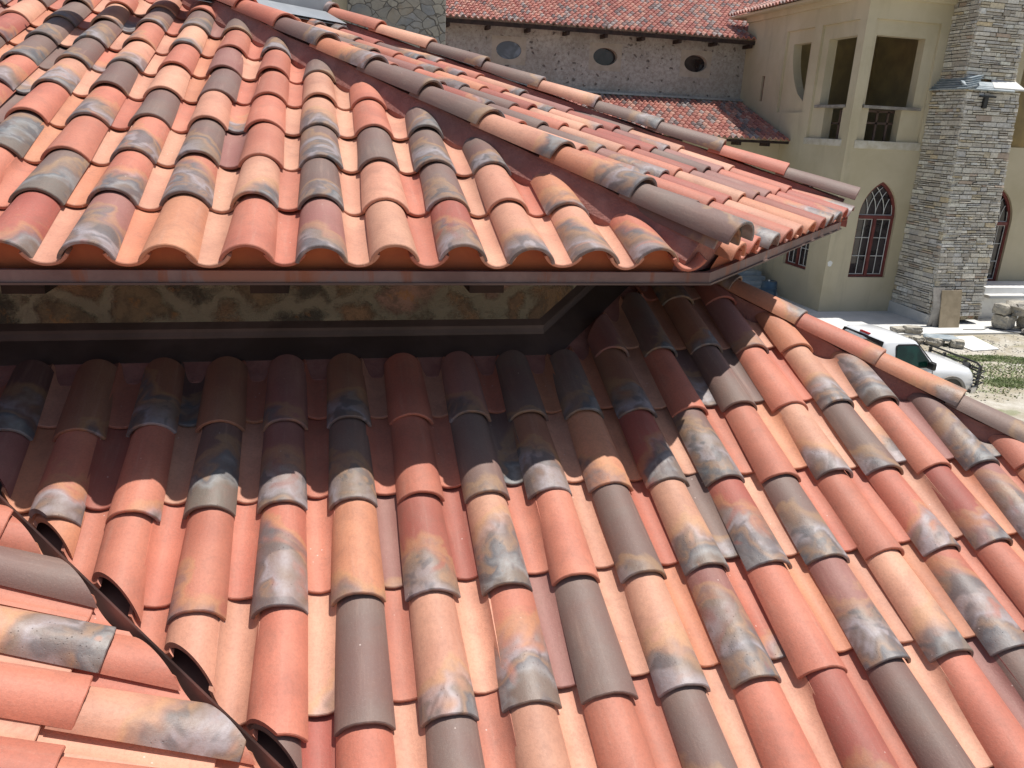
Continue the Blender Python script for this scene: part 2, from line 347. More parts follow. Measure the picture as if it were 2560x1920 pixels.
def slab(name,pts,th,mat,parent,nrm):
    m=MB(); n=len(pts); a=[Vector(p) for p in pts]; b=[p-nrm*th for p in a]
    m.add(a+b,[tuple(range(n)),tuple(range(2*n-1,n-1,-1))]+[(i,n+i,n+(i+1)%n,(i+1)%n) for i in range(n)])
    return m.build(name,mat,parent)

house=thing('tiled_house','large stone house in front, its multicoloured barrel tile roofs stepping around a faceted lantern','house')
T1=0.31774; T2=0.39580
K=Vector((6.0176,11.2559,-1.9452))                       # upper eave corner
EX=Vector((1,0,0)); EY1=Vector((0,math.cos(T1),math.sin(T1))); N1=Vector((0,-math.sin(T1),math.cos(T1)))
HIP=Vector((-1,1.55,1.55*math.tan(T1)))
EV=Vector((1,1,0)).normalized(); N3=EV.cross(HIP).normalized()
if N3.z<0: N3=-N3
UP3=N3.cross(EV)
W=lambda p:V(*p)

# --- upper front slope
def rows_front():
    part=link('roof_slope',None,None,house); part['label']='front slope of the upper roof'
    hp=Vector((-1,1.55,0)).normalized(); side=Vector((hp.y,-hp.x,0)) # points right of the hip
    cut=W(K)-side*.22*S; cutp=W(K)-side*.38*S
    COL={ -3:['G5','T3','G2','P4','T0','G4'],-2:['T5','T5','T8','T8','T8','G6','G4','G3','T4'],-1:['T5','T3','G9','T0','P7','G3','G7','P3','T0'],
      0:['R6','G8','T0','T7','G1','P6','T3','G3','P0'],1:['M8','T6','T7','G0','P0','T0','P4','G5'],2:['O0','T9','G6','P0','G0','M1','T0','G2'],
      3:['T0','P5','T0','T0','T0','T0','G4'],4:['M6','G5','G8','P5','P0','G2'],5:['P0','P0','G0','T0','T0'],6:['R6','G4','G6','G6'],7:['P7','P0','G6'],8:['P7','O3','O2'],9:['T5','T3']}
    rr=random.Random(5)
    for c in range(-12,11):
        for r in range(0,15):
            for kind,me,dx,dy in (('cover_tile',COVER,0,0),('pan_tile',PAN,.5,.10)):
                P=K+EX*(c-10.1+dx)+EY1*(r*ER+(dy if r else dy*.1))
                mid=P+EY1*.8
                if not inview(W(mid)): continue
                code=(COL.get(c,[])+['']*20)[r] or rnd_code(rr) if kind=='cover_tile' else rnd_pan(rr)
                if kind=='cover_tile' and c>9: continue
                put_tile(kind,me,frame(W(P),EX,EY1),code,rr,part,[(cut if kind=='cover_tile' else (cutp if r else W(K)+side*.1*S),side)])
    return part
fs=rows_front()
def rows_right():
    part=link('roof_slope',None,None,house); part['label']='right-hand slope of the upper roof'
    rr=random.Random(12)
    hp=Vector((-1,1.55,0)).normalized(); side=Vector((-hp.y,hp.x,0))
    F=FAR; d2=(TOP-FAR); d2.z=0; d2.normalize(); s2=Vector((d2.y,-d2.x,0))
    if s2.dot(EV)<0: s2=-s2
    for c in range(-22,14):
        for r in range(0,12):
            for kind,me,dx,dy in (('cover_tile',COVER,0,0),('pan_tile',PAN,.5,.10)):
                P=K+EV*(c+.77+dx)+UP3*(r*1.6+dy)
                mid=P+UP3*.8
                if not inview(W(mid),60,60): continue
                code=rnd_code(rr) if kind=='cover_tile' else rnd_pan(rr)
                cl=[(W(K)-side*.22*S,side),(W(F)-s2*.25*S,s2)]
                if r*1.6>15: cl.append((W(K+UP3*17),UP3))
                put_tile(kind,me,frame(W(P),EV,UP3),code,rr,part,cl)
    return part
E1=Vector((7.9,8.02,.33)); E2=Vector((-6.45,18.34,5.27))
FAR=K+E1-N3*.3; TOP=K+E2-N3*.3
rs=rows_right()
# sheathing below the tiles
APX=K+HIP*14.3; TR1=K+HIP*10.6
slab('roof_deck',[W(K+HIP*.3-N1*.2),W(K+HIP*14.3-N1*.2),W(Vector((K.x-28,K.y,K.z))+EY1*.45-N1*.2)],.01,M['mortar'],fs,N1)
slab('roof_deck',[W(K+HIP*.3-N3*.2),W(FAR+(TOP-FAR)*.03-N3*.2),W(TOP-N3*.2),W(K+HIP*10.9-N3*.2)],.01,M['mortar'],rs,N3)
# caps
def hipline(A,D,n,codes,parent,sp,base_h,seed,wid=.62,hbase=.28,skirt=(.0,.0),label=None,scale=1.0,t0=.25,mesh=None):
    """A start (roof units), D unit direction up the hip, caps laid one over the next; tent of mortar below"""
    rr=random.Random(seed); side=D.cross(Vector((0,0,1))).normalized(); upn=side.cross(D).normalized()
    if upn.z<0: upn=-upn
    part=link('hip',None,None,parent)
    m=MB(); L=n*sp
    A0=A+D*t0
    prof=[(-wid,skirt[0]-.22),(-wid,skirt[0]),(-.27,hbase),(.27,hbase),(wid,skirt[1]),(wid,skirt[1]-.22)]
    pts=[]
    N=24
    for i in range(N+1):
        q=A0+D*(L*i/N)
        for k,(sx,hz) in enumerate(prof):
            wob=.018*math.sin(i*1.7+k*2.3)+rr.uniform(-.012,.012)
            pts.append(W(q+side*sx+upn*(hz+wob)))
    nn=len(prof); fs_=[(i*nn+k,i*nn+k+1,(i+1)*nn+k+1,(i+1)*nn+k) for i in range(N) for k in range(nn-1)]+[tuple(range(nn)),tuple(N*nn+k for k in range(nn))[::-1]]
    m.add(pts,fs_); m.build('mortar_bed',M['mortar'],parent,smooth=True,ang=25)
    for i in range(n):
        q=A+D*(i*sp)+upn*base_h
        code=codes[i] if i<len(codes) else rnd_code(rr)
        if not inview(W(q+D),200,200): continue
        o=put_tile('hip_tile',mesh or CAP,frame(W(q),side,D)@Matrix.Scale(scale,4),code,rr,parent)
    bpy.data.objects.remove(part)
D1=HIP.normalized()
hipline(K+Vector((.12,-.05,0)),D1,14,['G5','O6','P7','G3','G1','O6','G4','T0','T0','G2'],fs,1.93,.34,3,wid=.52,skirt=(-.12,-.04),t0=.5)
D2=(TOP-FAR).normalized()
hipline(FAR,D2,10,['G0','T0','G1','G5','P4','G5','G2','P0','T0','T4'],rs,1.93,.36,4,wid=.45,skirt=(-.05,-.3))
# doubled tile ends at the two corners
rr=random.Random(8)
put_tile('hip_tile',CAP,frame(W(K+Vector((.12,-.05,0))+D1*.16+Vector((0,0,.20))),D1.cross(Vector((0,0,1))),D1),'K2',rr,fs)
# hidden far slope beyond the second hip, plain deck
far2=Vector((FAR.x-2,FAR.y+14,FAR.z)); slab('roof_deck',[W(FAR-Vector((0,0,.2))),W(far2-Vector((0,0,.2))),W(TOP-Vector((0,0,.2)))],.05,M['mortar'],rs,Vector((0,0,1)))

# eave closure, fascia, soffit, wall of the lantern
zE=K.z
def closure_strip(A,D,n,nrm,uph,parent,off0):
    m=MB(); hh=.30
    for c in range(n):
        pts=[]
        for i in range(9):
            x=-.5+i/8; z=-.17+ (.36*math.cos(x*math.pi) if abs(x)<.5 else 0)
            pts.append((x,z))
        top=[W(A+D*(off0+c+x)+uph*.24+nrm*(z-.02)) for x,z in pts]; bot=[W(A+D*(off0+c+x)+uph*.24+nrm*(-.42)) for x,z in pts]
        b=len(m.v); m.v+=top+bot; m.f+=[(b+i,b+i+1,b+9+i+1,b+9+i) for i in range(8)]
    m.build('eave_closure',M['closure'],parent)
closure_strip(K,EX,23,N1,EY1,fs,-23.1)
closure_strip(K,EV,11,N3,UP3,rs,.77)
# polygon of the eave in plan, counter-clockwise seen from above, front left -> K -> FAR
Kp=Vector((5.86,11.36)); Fp=Kp+Vector((7.45,7.45)); Lp=Vector((-22,11.36)); Bp=Vector((Fp.x,34)); Bl=Vector((-22,34))
def band(name,zt,zb,inset,mat,thick=.10,parent=house):
    m=MB(); 
    def ins(d): 
        s=d*math.tan(R(22.5)); return [Vector((Lp.x,Lp.y+d)),Vector((Kp.x-s,Kp.y+d)),Vector((Fp.x-d,Fp.y+s)),Vector((Bp.x-d,Bp.y))]
    o_=ins(inset); i_=ins(inset+thick)
    for a in range(3):
        p,q,r_,s_=o_[a],o_[a+1],i_[a+1],i_[a]
        vs=[W((v.x,v.y,z)) for z in (zt,zb) for v in (p,q,r_,s_)]
        m.add(vs,[(0,1,2,3),(4,7,6,5),(0,4,5,1),(1,5,6,2),(2,6,7,3),(3,7,4,0)])
    return m.build(name,mat,parent)
band('fascia',zE-.15,zE-.315,0,M['fascia'])
band('drip_edge',zE-.3152,zE-.345,-.035,M['bronze'],.16)
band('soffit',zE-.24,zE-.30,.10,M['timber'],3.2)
# lantern wall (octagonal corner)
m=MB(); wy=14.5; cx=3.98
Wp=[(-22,wy),(cx,wy),(cx+7.3,wy+7.3),(cx+7.3,34)]
for (a,b) in zip(Wp,Wp[1:]): m.quad(W((a[0],a[1],-5.0)),W((b[0],b[1],-5.0)),W((b[0],b[1],zE-.2)),W((a[0],a[1],zE-.2)))
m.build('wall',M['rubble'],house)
def zl(y,h=0): return -4.18647+(y-13.7747)*math.tan(T2)+h
def offs(d):
    s=d*math.tan(R(22.5)); return [(-22,wy-d),(cx+s,wy-d),(cx+s+7.3,wy-d+7.3)]
def strip(name,d0,d1,h0,h1,mat,th=.03,par=house):
    m=MB(); A=offs(d0); B=offs(d1)
    for i in range(2):
        p=[(*A[i],h0),(*A[i+1],h0),(*B[i+1],h1),(*B[i],h1)]
        top=[W((x,y,zl(y,h))) for x,y,h in p]; bot=[W((x,y,zl(y,h-th))) for x,y,h in p]
        m.add(top+bot,[(0,1,2,3),(7,6,5,4),(0,4,5,1),(1,5,6,2),(2,6,7,3),(3,7,4,0)])
    return m.build(name,mat,par)
strip('flashing',.02,.62,.10,.0,M['bronze'],.05)
strip('counterflashing',-.02,.12,.30,.24,M['bronze'],.12)
strip('counterflashing',.10,.14,.25,.12,M['bronze'],.04)
# timber beam ends under the soffit
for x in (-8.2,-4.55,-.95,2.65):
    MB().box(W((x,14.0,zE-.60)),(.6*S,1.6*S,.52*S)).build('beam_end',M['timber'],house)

# --- lower roof
lo=link('roof_slope',None,None,house); lo['label']='lower roof slope skirting the lantern wall'
OL=Vector((-4.74054,13.77470,-4.18647)); EY2=Vector((0,math.cos(T2),math.sin(T2))); N2=Vector((0,-math.sin(T2),math.cos(T2)))
HL0=OL+EX*13.5-EY2*(-1.98); HLD=(EX*1-EY2*1.28)           # going down the hip
VAL=Vector((-3.26,9.81,-5.73)); VD=Vector((1,-1.01,-1.01*math.tan(T2)))
LC={0:{1:'K6',2:'M0'},1:{1:'B1',2:'T5',3:'O3',4:'T0'},2:{1:'B8',2:'T1',3:'T0',4:'O0'},3:{1:'B0',2:'G9',3:'T2',4:'P0',5:'T0'},4:{1:'M1',2:'M7',3:'T9',4:'T0',5:'G1'},
 5:{1:'B5',2:'G6',3:'O1',4:'G0',5:'T0'},6:{1:'T0',2:'T0',3:'R6',4:'P6',5:'G1'},7:{1:'M2',2:'G1',3:'P8',4:'T9',5:'P2'},8:{0:'G0',1:'G1',2:'B6',3:'T0',4:'G0',5:'T0'},
 9:{0:'K2',1:'G6',2:'O1',3:'G1',4:'P5',5:'G2'},10:{0:'M1',1:'B6',2:'R8',3:'P6',4:'M9',5:'T1'},11:{-1:'K0',0:'G5',1:'T0',2:'G9',3:'R7',4:'T0',5:'R1'},
 12:{-1:'K1',0:'B5',1:'G0',2:'T0',3:'G7',4:'M9',5:'G0'},13:{-1:'R0',0:'M2',1:'T0',2:'P6',3:'T0',4:'P6',5:'T0'},14:{-1:'G1',0:'O0',1:'P6',2:'G1',3:'T7',4:'T9',5:'G0'},
 15:{1:'M9',2:'T0',3:'R5',4:'T0',5:'T0'},16:{0:'T0',1:'T1',2:'G7',3:'M7',4:'T0'},17:{2:'T0',3:'O5',4:'M3'},18:{3:'T0',4:'G0'},19:{3:'T3',4:'T0'}}
PC={(7,2):'G5',(7,1):'T0',(10,3):'G4',(11,1):'G6',(8,2):'P0',(9,2):'O0',(13,1):'T0',(2,1):'K5',(3,1):'T2',(16,2):'G5',(4,4):'P4',(14,2):'P6',(5,3):'M2'}
rr=random.Random(21)
hd=HLD.copy(); hd.z=0; hd.normalize(); hs=Vector((-hd.y,hd.x,0)); hs=hs if hs.x>0 else -hs
vd=VD.copy(); vd.z=0; vd.normalize(); vs_=Vector((vd.y,-vd.x,0)); vs_=vs_ if vs_.x<0 else -vs_     # pointing left of the valley
for c in range(-1,21):
    for r in range(-2,6):
        for kind,me,dx,dy in (('cover_tile',COVER,0,0),('pan_tile',PAN,.5,.32)):
            P=OL+EX*(c+dx)-EY2*(r*ER-dy); mid=P+EY2*.8
            if mid.y>wy-.1+max(0,(mid.x-cx)): continue
            q=project(W(mid))
            if q is None or not(-100<q[0]<3150 and -100<q[1]<2150): continue
            code=LC.get(c,{}).get(r) or rnd_code(rr) if kind=='cover_tile' else PC.get((c,r)) or rnd_pan(rr)
            cl=[(W(HL0)-hs*(.30 if kind=='cover_tile' else .40)*S,hs)]
            cl.append((W(VAL)-vs_*(.15 if kind=='cover_tile' else .10)*S,vs_,.05))
            dcut=.78 if kind=='cover_tile' else .66
            if mid.x<cx+.3: cl.append((W((0,wy-dcut,0)),Vector((0,1,0))))
            else: q=Vector((-1,1,0)).normalized(); cl.append((W((cx,wy,0))-q*dcut*S*1.05,q))
            put_tile(kind,me,frame(W(P),EX,EY2),code,rr,lo,cl)
# decks
hipend=HL0+HLD*9.2
def pl2(x,y,h=0): return W((x,y,zl(y,h)))
ht=HL0-HLD*1.5
slab('roof_deck',[pl2(-22,wy+.4,-.3),pl2(cx,wy+.4,-.3),pl2(ht.x,ht.y,-.3),pl2(hipend.x,hipend.y,-.3),pl2(VAL.x+9*1,VAL.y-9*1.01,-.3),pl2(-22,VAL.y+18.93,-.3)] if False else [pl2(-7,wy+.3,-.3),pl2(cx,wy+.3,-.3),pl2(ht.x,ht.y,-.3),pl2(hipend.x,hipend.y,-.3),pl2(VAL.x+VAL.y-hipend.y,hipend.y,-.3)],.05,M['mortar'],lo,N2)
strip('mortar_bed',.60,.98,.0,-.10,M['mortar'],.2,lo)
HLU=-HLD.normalized()
hipline(HL0+HLD*6.1,HLU,9,['T2','T2','G3','O3','T1','O6','K2','K3','G2'],lo,1.68,.17,6,wid=.36,hbase=.12,skirt=(-.25,-.1),mesh=COVER)
# slope on the far side of the lower hip
LATER=1

# --- wing roof at bottom left, meeting the lower roof in a valley
sd=link('roof_slope',None,None,house); sd['label']='side roof slope running down into the valley'
EXs=Vector((0,1,0)); EYs=Vector((-math.cos(T2),0,math.sin(T2))); NS=Vector((math.sin(T2),0,math.cos(T2)))
def ps(x,y,h=0): return Vector((x,y,VAL.z-(x-VAL.x)*math.tan(T2)))+NS*h
rr=random.Random(33)
SC={10:{-3.9:'T0',-2.35:'T0'},}
cols=[(12.25,{2:'T0',1:'G0'}),(11.3,{1:'T0',2:'G4'}),(10.4,{1:'T0',2:'T7',0:'T0'}),(9.55,{0:'G1',1:'G1',2:'T0'}),(8.45,{-1:'T0',0:'P9',1:'T0'}),(7.55,{-1:'P9',0:'T0',1:'R0'}),(6.55,{-1:'T0',0:'T0',1:'T0'}),(5.6,{-1:'G0',0:'P0'})]
for yc,cc in cols:
    for r in range(-2,5):
        for kind,me,dx,dy in (('cover_tile',COVER,0,0),('pan_tile',PAN,-.47,.25)):
            x=-2.65-r*1.553
            P=ps(x,yc+dx)+EYs*dy; mid=P+EYs*.9
            if not inview(W(mid),260,260): continue
            if mid.x>VAL.x+(VAL.y-mid.y)+1.5: continue
            code=cc.get(r) or rnd_code(rr) if kind=='cover_tile' else rnd_pan(rr)
            put_tile(kind,me,frame(W(P),-EXs*-1,EYs),code,rr,sd,[(W(VAL)+vs_*(.16 if kind=='cover_tile' else .12)*S,-vs_,.05)])
slab('roof_deck',[W(ps(VAL.x-8,VAL.y+8*1.01,-.3)),W(ps(VAL.x+6,VAL.y-6.06,-.3)),W(ps(VAL.x-8,VAL.y-6.06,-.3))],.05,M['mortar'],sd,NS)
# valley metal with a standing rib
m=MB(); vdir=VD.normalized(); sv=-vs_
pr=[(-.36,-.20),(-.04,-.22),(-.012,.08),(0,.11),(.012,.08),(.04,-.22),(.36,-.20)]
a0=VAL-VD*3.2; b0=VAL+VD*6.5
pts=[W(q+sv*x+Vector((0,0,z-.02))) for q in (a0,b0) for x,z in pr]; n_=len(pr)
m.add(pts,[(i,i+1,n_+i+1,n_+i) for i in range(n_-1)]); m.build('valley_flashing',M['valleymetal'],house)
# walls of the house below the roofs
eL=HL0+HLD*8.6
m=MB(); m.bx(-24*S,(eL.x-1.2)*S,(eL.y+1.3)*S,33*S,0,H+(eL.z-.4)*S); m.build('wall',M['stucco'],house)
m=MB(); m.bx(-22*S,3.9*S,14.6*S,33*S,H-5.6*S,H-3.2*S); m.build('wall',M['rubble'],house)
# metal clad curb that cuts off the top of the right-hand slope
c0=K+UP3*17.3+EV*4.2; c1=K+UP3*17.3+EV*8.6
bk=Vector((-1,1,0)).normalized()
m=MB()
pr=[c0,c1]
q0=[W(c0+N3*.05),W(c1+N3*.05),W(c1+N3*.05+bk*4.5),W(c0+N3*.05+bk*4.5)]; q1=[p+Vector((0,0,.75*S)) for p in q0]; q2=[p-Vector((0,0,2*S)) for p in q0]
m.add(q2+q1,[(0,1,5,4),(1,2,6,5),(2,3,7,6),(3,0,4,7),(4,5,6,7)]); m.build('metal_curb',M['greymetal'],house)
m=MB(); e0=[W(K+UP3*u+EV*x+N3*h) for u,h in ((16.3,.30),(17.3,.42)) for x in (-1,8.2)]; m.add(e0,[(0,1,3,2)]); 
e1=[p-Vector((0,0,.02)) for p in e0]; m.add(e1,[(2,3,1,0)]); m.build('flashing',M['greymetal'],house)

# ================================================================ background
Yf=25.9; Xt=17.99
def panel(outer,holes,to3,th,name,mat,parent):
    """flat wall with openings: outer and holes in 2-D (u,v), to3(u,v,depth) -> point"""
    bm=bmesh.new(); loops=[outer]+holes; allv=[]
    for lp in loops:
        vs=[bm.verts.new(to3(u,v,0)) for u,v in lp]; allv.append(vs)
        for i in range(len(vs)): bm.edges.new((vs[i],vs[(i+1)%len(vs)]))
    r=bmesh.ops.triangle_fill(bm,use_beauty=True,use_dissolve=False,edges=bm.edges[:])
    fr=[f for f in bm.faces]
    bk_=[]
    for lp in loops: bk_.append([bm.verts.new(to3(u,v,th)) for u,v in lp])
    mp={}
    for a,b in zip(allv,bk_):
        for x,y in zip(a,b): mp[x]=y
    for f in fr: 
        try: bm.faces.new([mp[v] for v in f.verts][::-1])
        except Exception: pass
    for a,b in zip(allv,bk_):
        for i in range(len(a)): j=(i+1)%len(a); bm.faces.new((a[i],a[j],b[j],b[i]))
    bmesh.ops.recalc_face_normals(bm,faces=bm.faces)
    me=bpy.data.meshes.new(name); bm.to_mesh(me); bm.free(); return link(name,me,mat,parent)
def rect(u0,u1,v0,v1): return [(u0,v0),(u1,v0),(u1,v1),(u0,v1)]
def ogive(u0,u1,v0,vs,vt,n=10):
    """pointed arch outline, jambs to vs, apex vt"""
    w_=u1-u0; c=(u0+u1)/2; hh=vt-vs; Rr=(hh*hh+w_*w_/4)/w_; pts=[(u0,v0),(u1,v0)]
    a=math.atan2(hh,Rr-w_/2)
    for i in range(n+1):
        t_=a*i/n; pts.append((u1-Rr+Rr*math.cos(t_),vs+Rr*math.sin(t_)))
    for i in range(n-1,-1,-1):
        t_=a*i/n; pts.append((u0+Rr-Rr*math.cos(t_),vs+Rr*math.sin(t_)))
    return pts
def inset(u0,u1,v0,vs,vt,d): return ogive(u0+d,u1-d,v0+d,vs,vt-d*1.3)
fx=lambda Y:(lambda u,v,d:Vector((u,Y+d,H+v)))          # wall facing the viewer
fl=lambda X:(lambda u,v,d:Vector((X+d,u,H+v)))          # wall facing left
def arch_window(u0,u1,v0,vs,vt,to3,parent,label=None):
    wdw=link('window',None,None,parent)
    if label: wdw['label']=label
    panel(ogive(u0,u1,v0,vs,vt),[inset(u0,u1,v0,vs,vt,.09)],lambda u,v,d:to3(u,v,d+.10),.07,'frame',M['redframe'],wdw)
    panel(inset(u0,u1,v0,vs,vt,.05),[],lambda u,v,d:to3(u,v,d+.19),.02,'pane',M['glass'],wdw)
    m=MB(); c=(u0+u1)/2; w_=u1-u0
    def bar(p,q,r=.016,dd=.155):
        m.tube([to3(*p,dd),to3(*q,dd)],r,4)
    mr=MB(); 
    def rb(a0,a1,b0,b1): 
        vs_2=[to3(u,v,d) for d in (.075,.17) for (u,v) in ((a0,b0),(a1,b0),(a1,b1),(a0,b1))]; mr.add(vs_2,[(0,1,2,3),(7,6,5,4),(0,4,5,1),(1,5,6,2),(2,6,7,3),(3,7,4,0)])
    rb(u0+.09,u1-.09,vs-.10,vs+.02); rb(c-.055,c+.055,v0+.09,vs-.10); mr.build('mullion',M['redframe'],wdw)
    for (a,b) in ((u0+.10,c-.065),(c+.065,u1-.10)):
        for u in (a+.012,(a+b)/2,b-.012): bar((u,v0+.10),(u,vs-.11))
        for k in range(4): v=v0+.11+(vs-.12-v0-.11)*k/3; bar((a,v),(b,v))
    # intersecting tracery
    hh=vt-.1-vs; ww=w_-.2; Rr=(hh*hh+ww*ww/4)/ww; a_=math.atan2(hh,Rr-ww/2); ua,ub=u0+.1,u1-.1
    def inside(u,v):
        if v<vs: return False
        return math.hypot(u-(ub-Rr),v-vs)<=Rr+.01 and math.hypot(u-(ua+Rr),v-vs)<=Rr+.01
    for k in range(5):
        u_s=ua+ww*k/4
        for sgn in (1,-1):
            pts=[]
            for i in range(25):
                t_=a_*1.3*i/24; u=u_s+sgn*(Rr-Rr*math.cos(t_)); v=vs+.03+Rr*math.sin(t_)
                if inside(u,v): pts.append(to3(u,v,.155))
            if len(pts)>2: m.tube(pts,.015,4)
    bar((ua,vs+.035),(ub,vs+.035),.02)
    m.build('muntins',M['white'],wdw)
    return wdw
# ---- buff tower
tw=thing('stucco_tower','tall buff stucco building with square upper openings and pointed arched red windows','building')
ROOMZ=5.2
# right wall, outer skin with recess and arched window
aw=(19.0,20.58,-4.93,-2.66,-1.41)
op2=(18.52,20.47,.10,3.43); rc2=(18.36,20.93,-.02,3.93)
out=rect(Xt,31,-H-.3,ROOMZ)
op3=(21.45,23.0,.6,3.3)
aw2=(24.2,25.75,-5.1,-2.8,-1.5)
panel(out,[rect(*rc2),ogive(*aw),rect(21.4,23.2,-.02,3.93),ogive(*aw2),rect(24.7,26.3,-.02,3.93)],fx(Yf),.10,'wall',M['stucco'],tw)
panel(rect(rc2[0]-.1,rc2[1]+.1,-.1,4.05),[[(18.72,-.02),(20.05,-.02),(20.05,1.06),(op2[1],1.06),(op2[1],3.43),(op2[0],3.43),(op2[0],1.06),(18.72,1.06)]],fx(Yf+.101),.35,'wall',M['stucco'],tw)
panel(rect(21.3,23.3,-.1,4.05),[rect(21.6,23.0,-.02,3.43)],fx(Yf+.101),.35,'wall',M['stucco'],tw)
panel(rect(24.6,26.4,-.1,4.05),[rect(24.8,26.2,-.02,3.43)],fx(Yf+.101),.35,'wall',M['stucco'],tw)
arch_window(*aw,fx(Yf),tw,'larger pointed window on the wall facing the truck'); arch_window(*aw2,fx(Yf),tw,'pointed window beyond the chimney')
# left wall, u is Y
op1=(26.45,28.10,.10,3.42)
aws=(27.15,28.75,-4.90,-2.7,-1.42)
sl_=(32.2,32.42,1.35,2.35)
niche=[(29.15,.35+1.1),(29.3,3.42),(30.35,3.42)]+[(30.35+.14*math.sin(math.pi*(1-k/9)*.5+.3)*1.0-(k/9)**2*1.05,3.3-k/9*1.95) for k in range(1,10)]
panel(rect(Yf+.102,34.2,-H-.3,ROOMZ),[rect(26.3,28.5,-.02,3.93),ogive(*aws),rect(*sl_),rect(29.0,30.9,.9,3.93)],fl(Xt),.10,'wall',M['stucco'],tw)
panel(rect(26.2,28.6,-.1,4.05),[[(26.6,-.02),(27.7,-.02),(27.7,1.06),(op1[1],1.06),(op1[1],3.43),(op1[0],3.43),(op1[0],1.06),(26.6,1.06)]],fl(Xt+.101),.35,'wall',M['stucco'],tw)
nich=[(29.25,1.3),(29.25,3.43),(30.45,3.43)]+[(29.25+1.2*math.cos(R(90)*k/8)**.6 if k<8 else 29.3,3.43-2.1*(k/8)) for k in range(1,8)]
panel(rect(28.95,30.95,.85,4.0),[nich],fl(Xt+.101),.35,'wall',M['stucco'],tw)
panel(rect(32.1,32.5,1.2,2.5),[],fl(Xt+.101),.05,'recess',M['redframe'],tw)
arch_window(*aws,fl(Xt),tw,'pointed window in the shaded side wall')
m=MB(); m.add([(18.15+.10*math.cos(6.283*i/14)*(1+.2*math.sin(i*2.3)),Yf-.004,H-4.42+.11*math.sin(6.283*i/14)) for i in range(14)],[tuple(range(14))]); m.build('plaster_patch',M['white_sheet'],tw)
# dividing back wall and floors
MB().bx(Xt+4.2,Xt+4.3,Yf+.5,34,H-.3,H+5).bx(Xt+.5,31,31.0,31.1,H-.3,H+5).bx(Xt+.46,31,Yf+.46,34,H-.25,H-.05).bx(Xt+.46,31,Yf+.46,34,H+4.3,H+4.45).build('room',M['room'],tw)
MB().bx(18.42,20.75,Yf-.02,Yf+.44,H+1.061,H+1.16).build('ledge',M['plyside'],tw,bevel=.01)
MB().bx(Xt+.02,Xt+.50,26.4,28.3,H+1.061,H+1.16).build('ledge',M['plyside'],tw,bevel=.01)
MB().bx(18.3,21.0,Yf-.03,Yf+.10,H-.30,H-.021).build('sill',M['stucco_pale'],tw,bevel=.02)
MB().bx(Xt-.03,Xt+.10,26.2,28.6,H-.26,H-.021).build('sill',M['stucco_pale'],tw,bevel=.02)
m=MB()
for u in (18.95,19.4,19.85): m.bx(u-.04,u+.04,Yf+.5,Yf+.56,H-.02,H+1.0)
m.bx(18.6,20.1,Yf+.5,Yf+.57,H+.55,H+.62).bx(18.6,20.1,Yf+.5,Yf+.57,H+.95,H+1.03); m.build('railing',M['bronze'],tw)
m=MB()
for u in (26.8,27.3): m.bx(Xt+.5,Xt+.56,u-.04,u+.04,H-.02,H+1.0)
m.bx(Xt+.5,Xt+.57,26.5,27.9,H+.5,H+.57); m.build('railing',M['bronze'],tw)
MB().bx(Xt-.12,31,Yf-.12,Yf+.3,H+4.55,H+4.95).bx(Xt-.12,Xt+.3,Yf+.301,34.2,H+4.55,H+4.95).build('cornice',M['stucco'],tw,bevel=.03)
def farroof(x0,x1,o,ex,ey,name,parent,length,cw=.245,rl=.38,trim=None):
    """tiled sheet: barrel profile across, stepped courses up the slope; local x across, y upslope"""
    ex=ex.normalized(); ey=ey.normalized(); ez=ex.cross(ey); n=int((x1-x0)/cw); sx=7; rows=int(length/rl)
    vs=[];fs_=[]; per=n*sx+1
    prof=[.0,.055,.085,.095,.085,.055,.0]
    for r in range(rows):
        for e_ in (0,1):
            for i in range(per):
                k=i%sx; z=[0,.05,.088,.10,.088,.05,0][k] if k<7 else 0
                z=.10*max(0,math.sin(math.pi*min(1,(k/ (sx-1.6)))))-.0
                vs.append((x0+i*cw/sx, r*rl+e_*rl, z+(.035 if e_==0 else 0)))
    for r in range(rows):
        for e_ in (0,1):
            b=(2*r+e_)*per
            if e_==1 and r==rows-1: break
            for i in range(per-1): fs_.append((b+i,b+i+1,b+per+i+1,b+per+i))
    me=bpy.data.meshes.new(name); me.from_pydata(vs,[],fs_); me.materials.append(M['fartile'])
    ob=link(name,me,None,parent); mm=Matrix((ex,ey,ez)).transposed().to_4x4(); mm.translation=o; ob.matrix_world=mm
    md=ob.modifiers.new('s','SOLIDIFY'); md.thickness=.04; md.offset=-1
    if trim:
        bm=bmesh.new(); bm.from_mesh(me)
        for pc,no in trim: bmesh.ops.bisect_plane(bm,geom=bm.verts[:]+bm.edges[:]+bm.faces[:],plane_co=mm.inverted()@pc,plane_no=mm.inverted().to_3x3()@no,clear_outer=True)
        bm.to_mesh(me); bm.free()
    return ob
# slopes of the near house that fall away from the viewer
def farslope(name,A,D,eave,parent,length,span,lab):
    ev_=eave.normalized(); n3=ev_.cross(D).normalized(); n3=n3 if n3.z>0 else -n3; upv=n3.cross(ev_).normalized(); upv=upv if upv.z>0 else -upv
    sd_=D.copy(); sd_.z=0; sd_.normalize(); cutn=Vector((-sd_.y,sd_.x,0)); cutn=cutn if cutn.dot(ev_)<0 else -cutn
    exx=upv.cross(n3).normalized(); x0,x1=(-1.5,span) if exx.dot(ev_)>0 else (-span,1.5)
    if exx.dot(ev_)>0: pass
    o_=farroof(x0,x1,W(A)-n3*.06,exx,upv,name,parent,length,cw=S,rl=.43,trim=[(W(A),cutn)]); o_['label']=lab
Ah=HL0+HLD*8.6
farslope('tile_field',Ah,-HLD,Vector((0,1,0)),lo,6.2,7.5,'tiles on the slope beyond the lower hip')
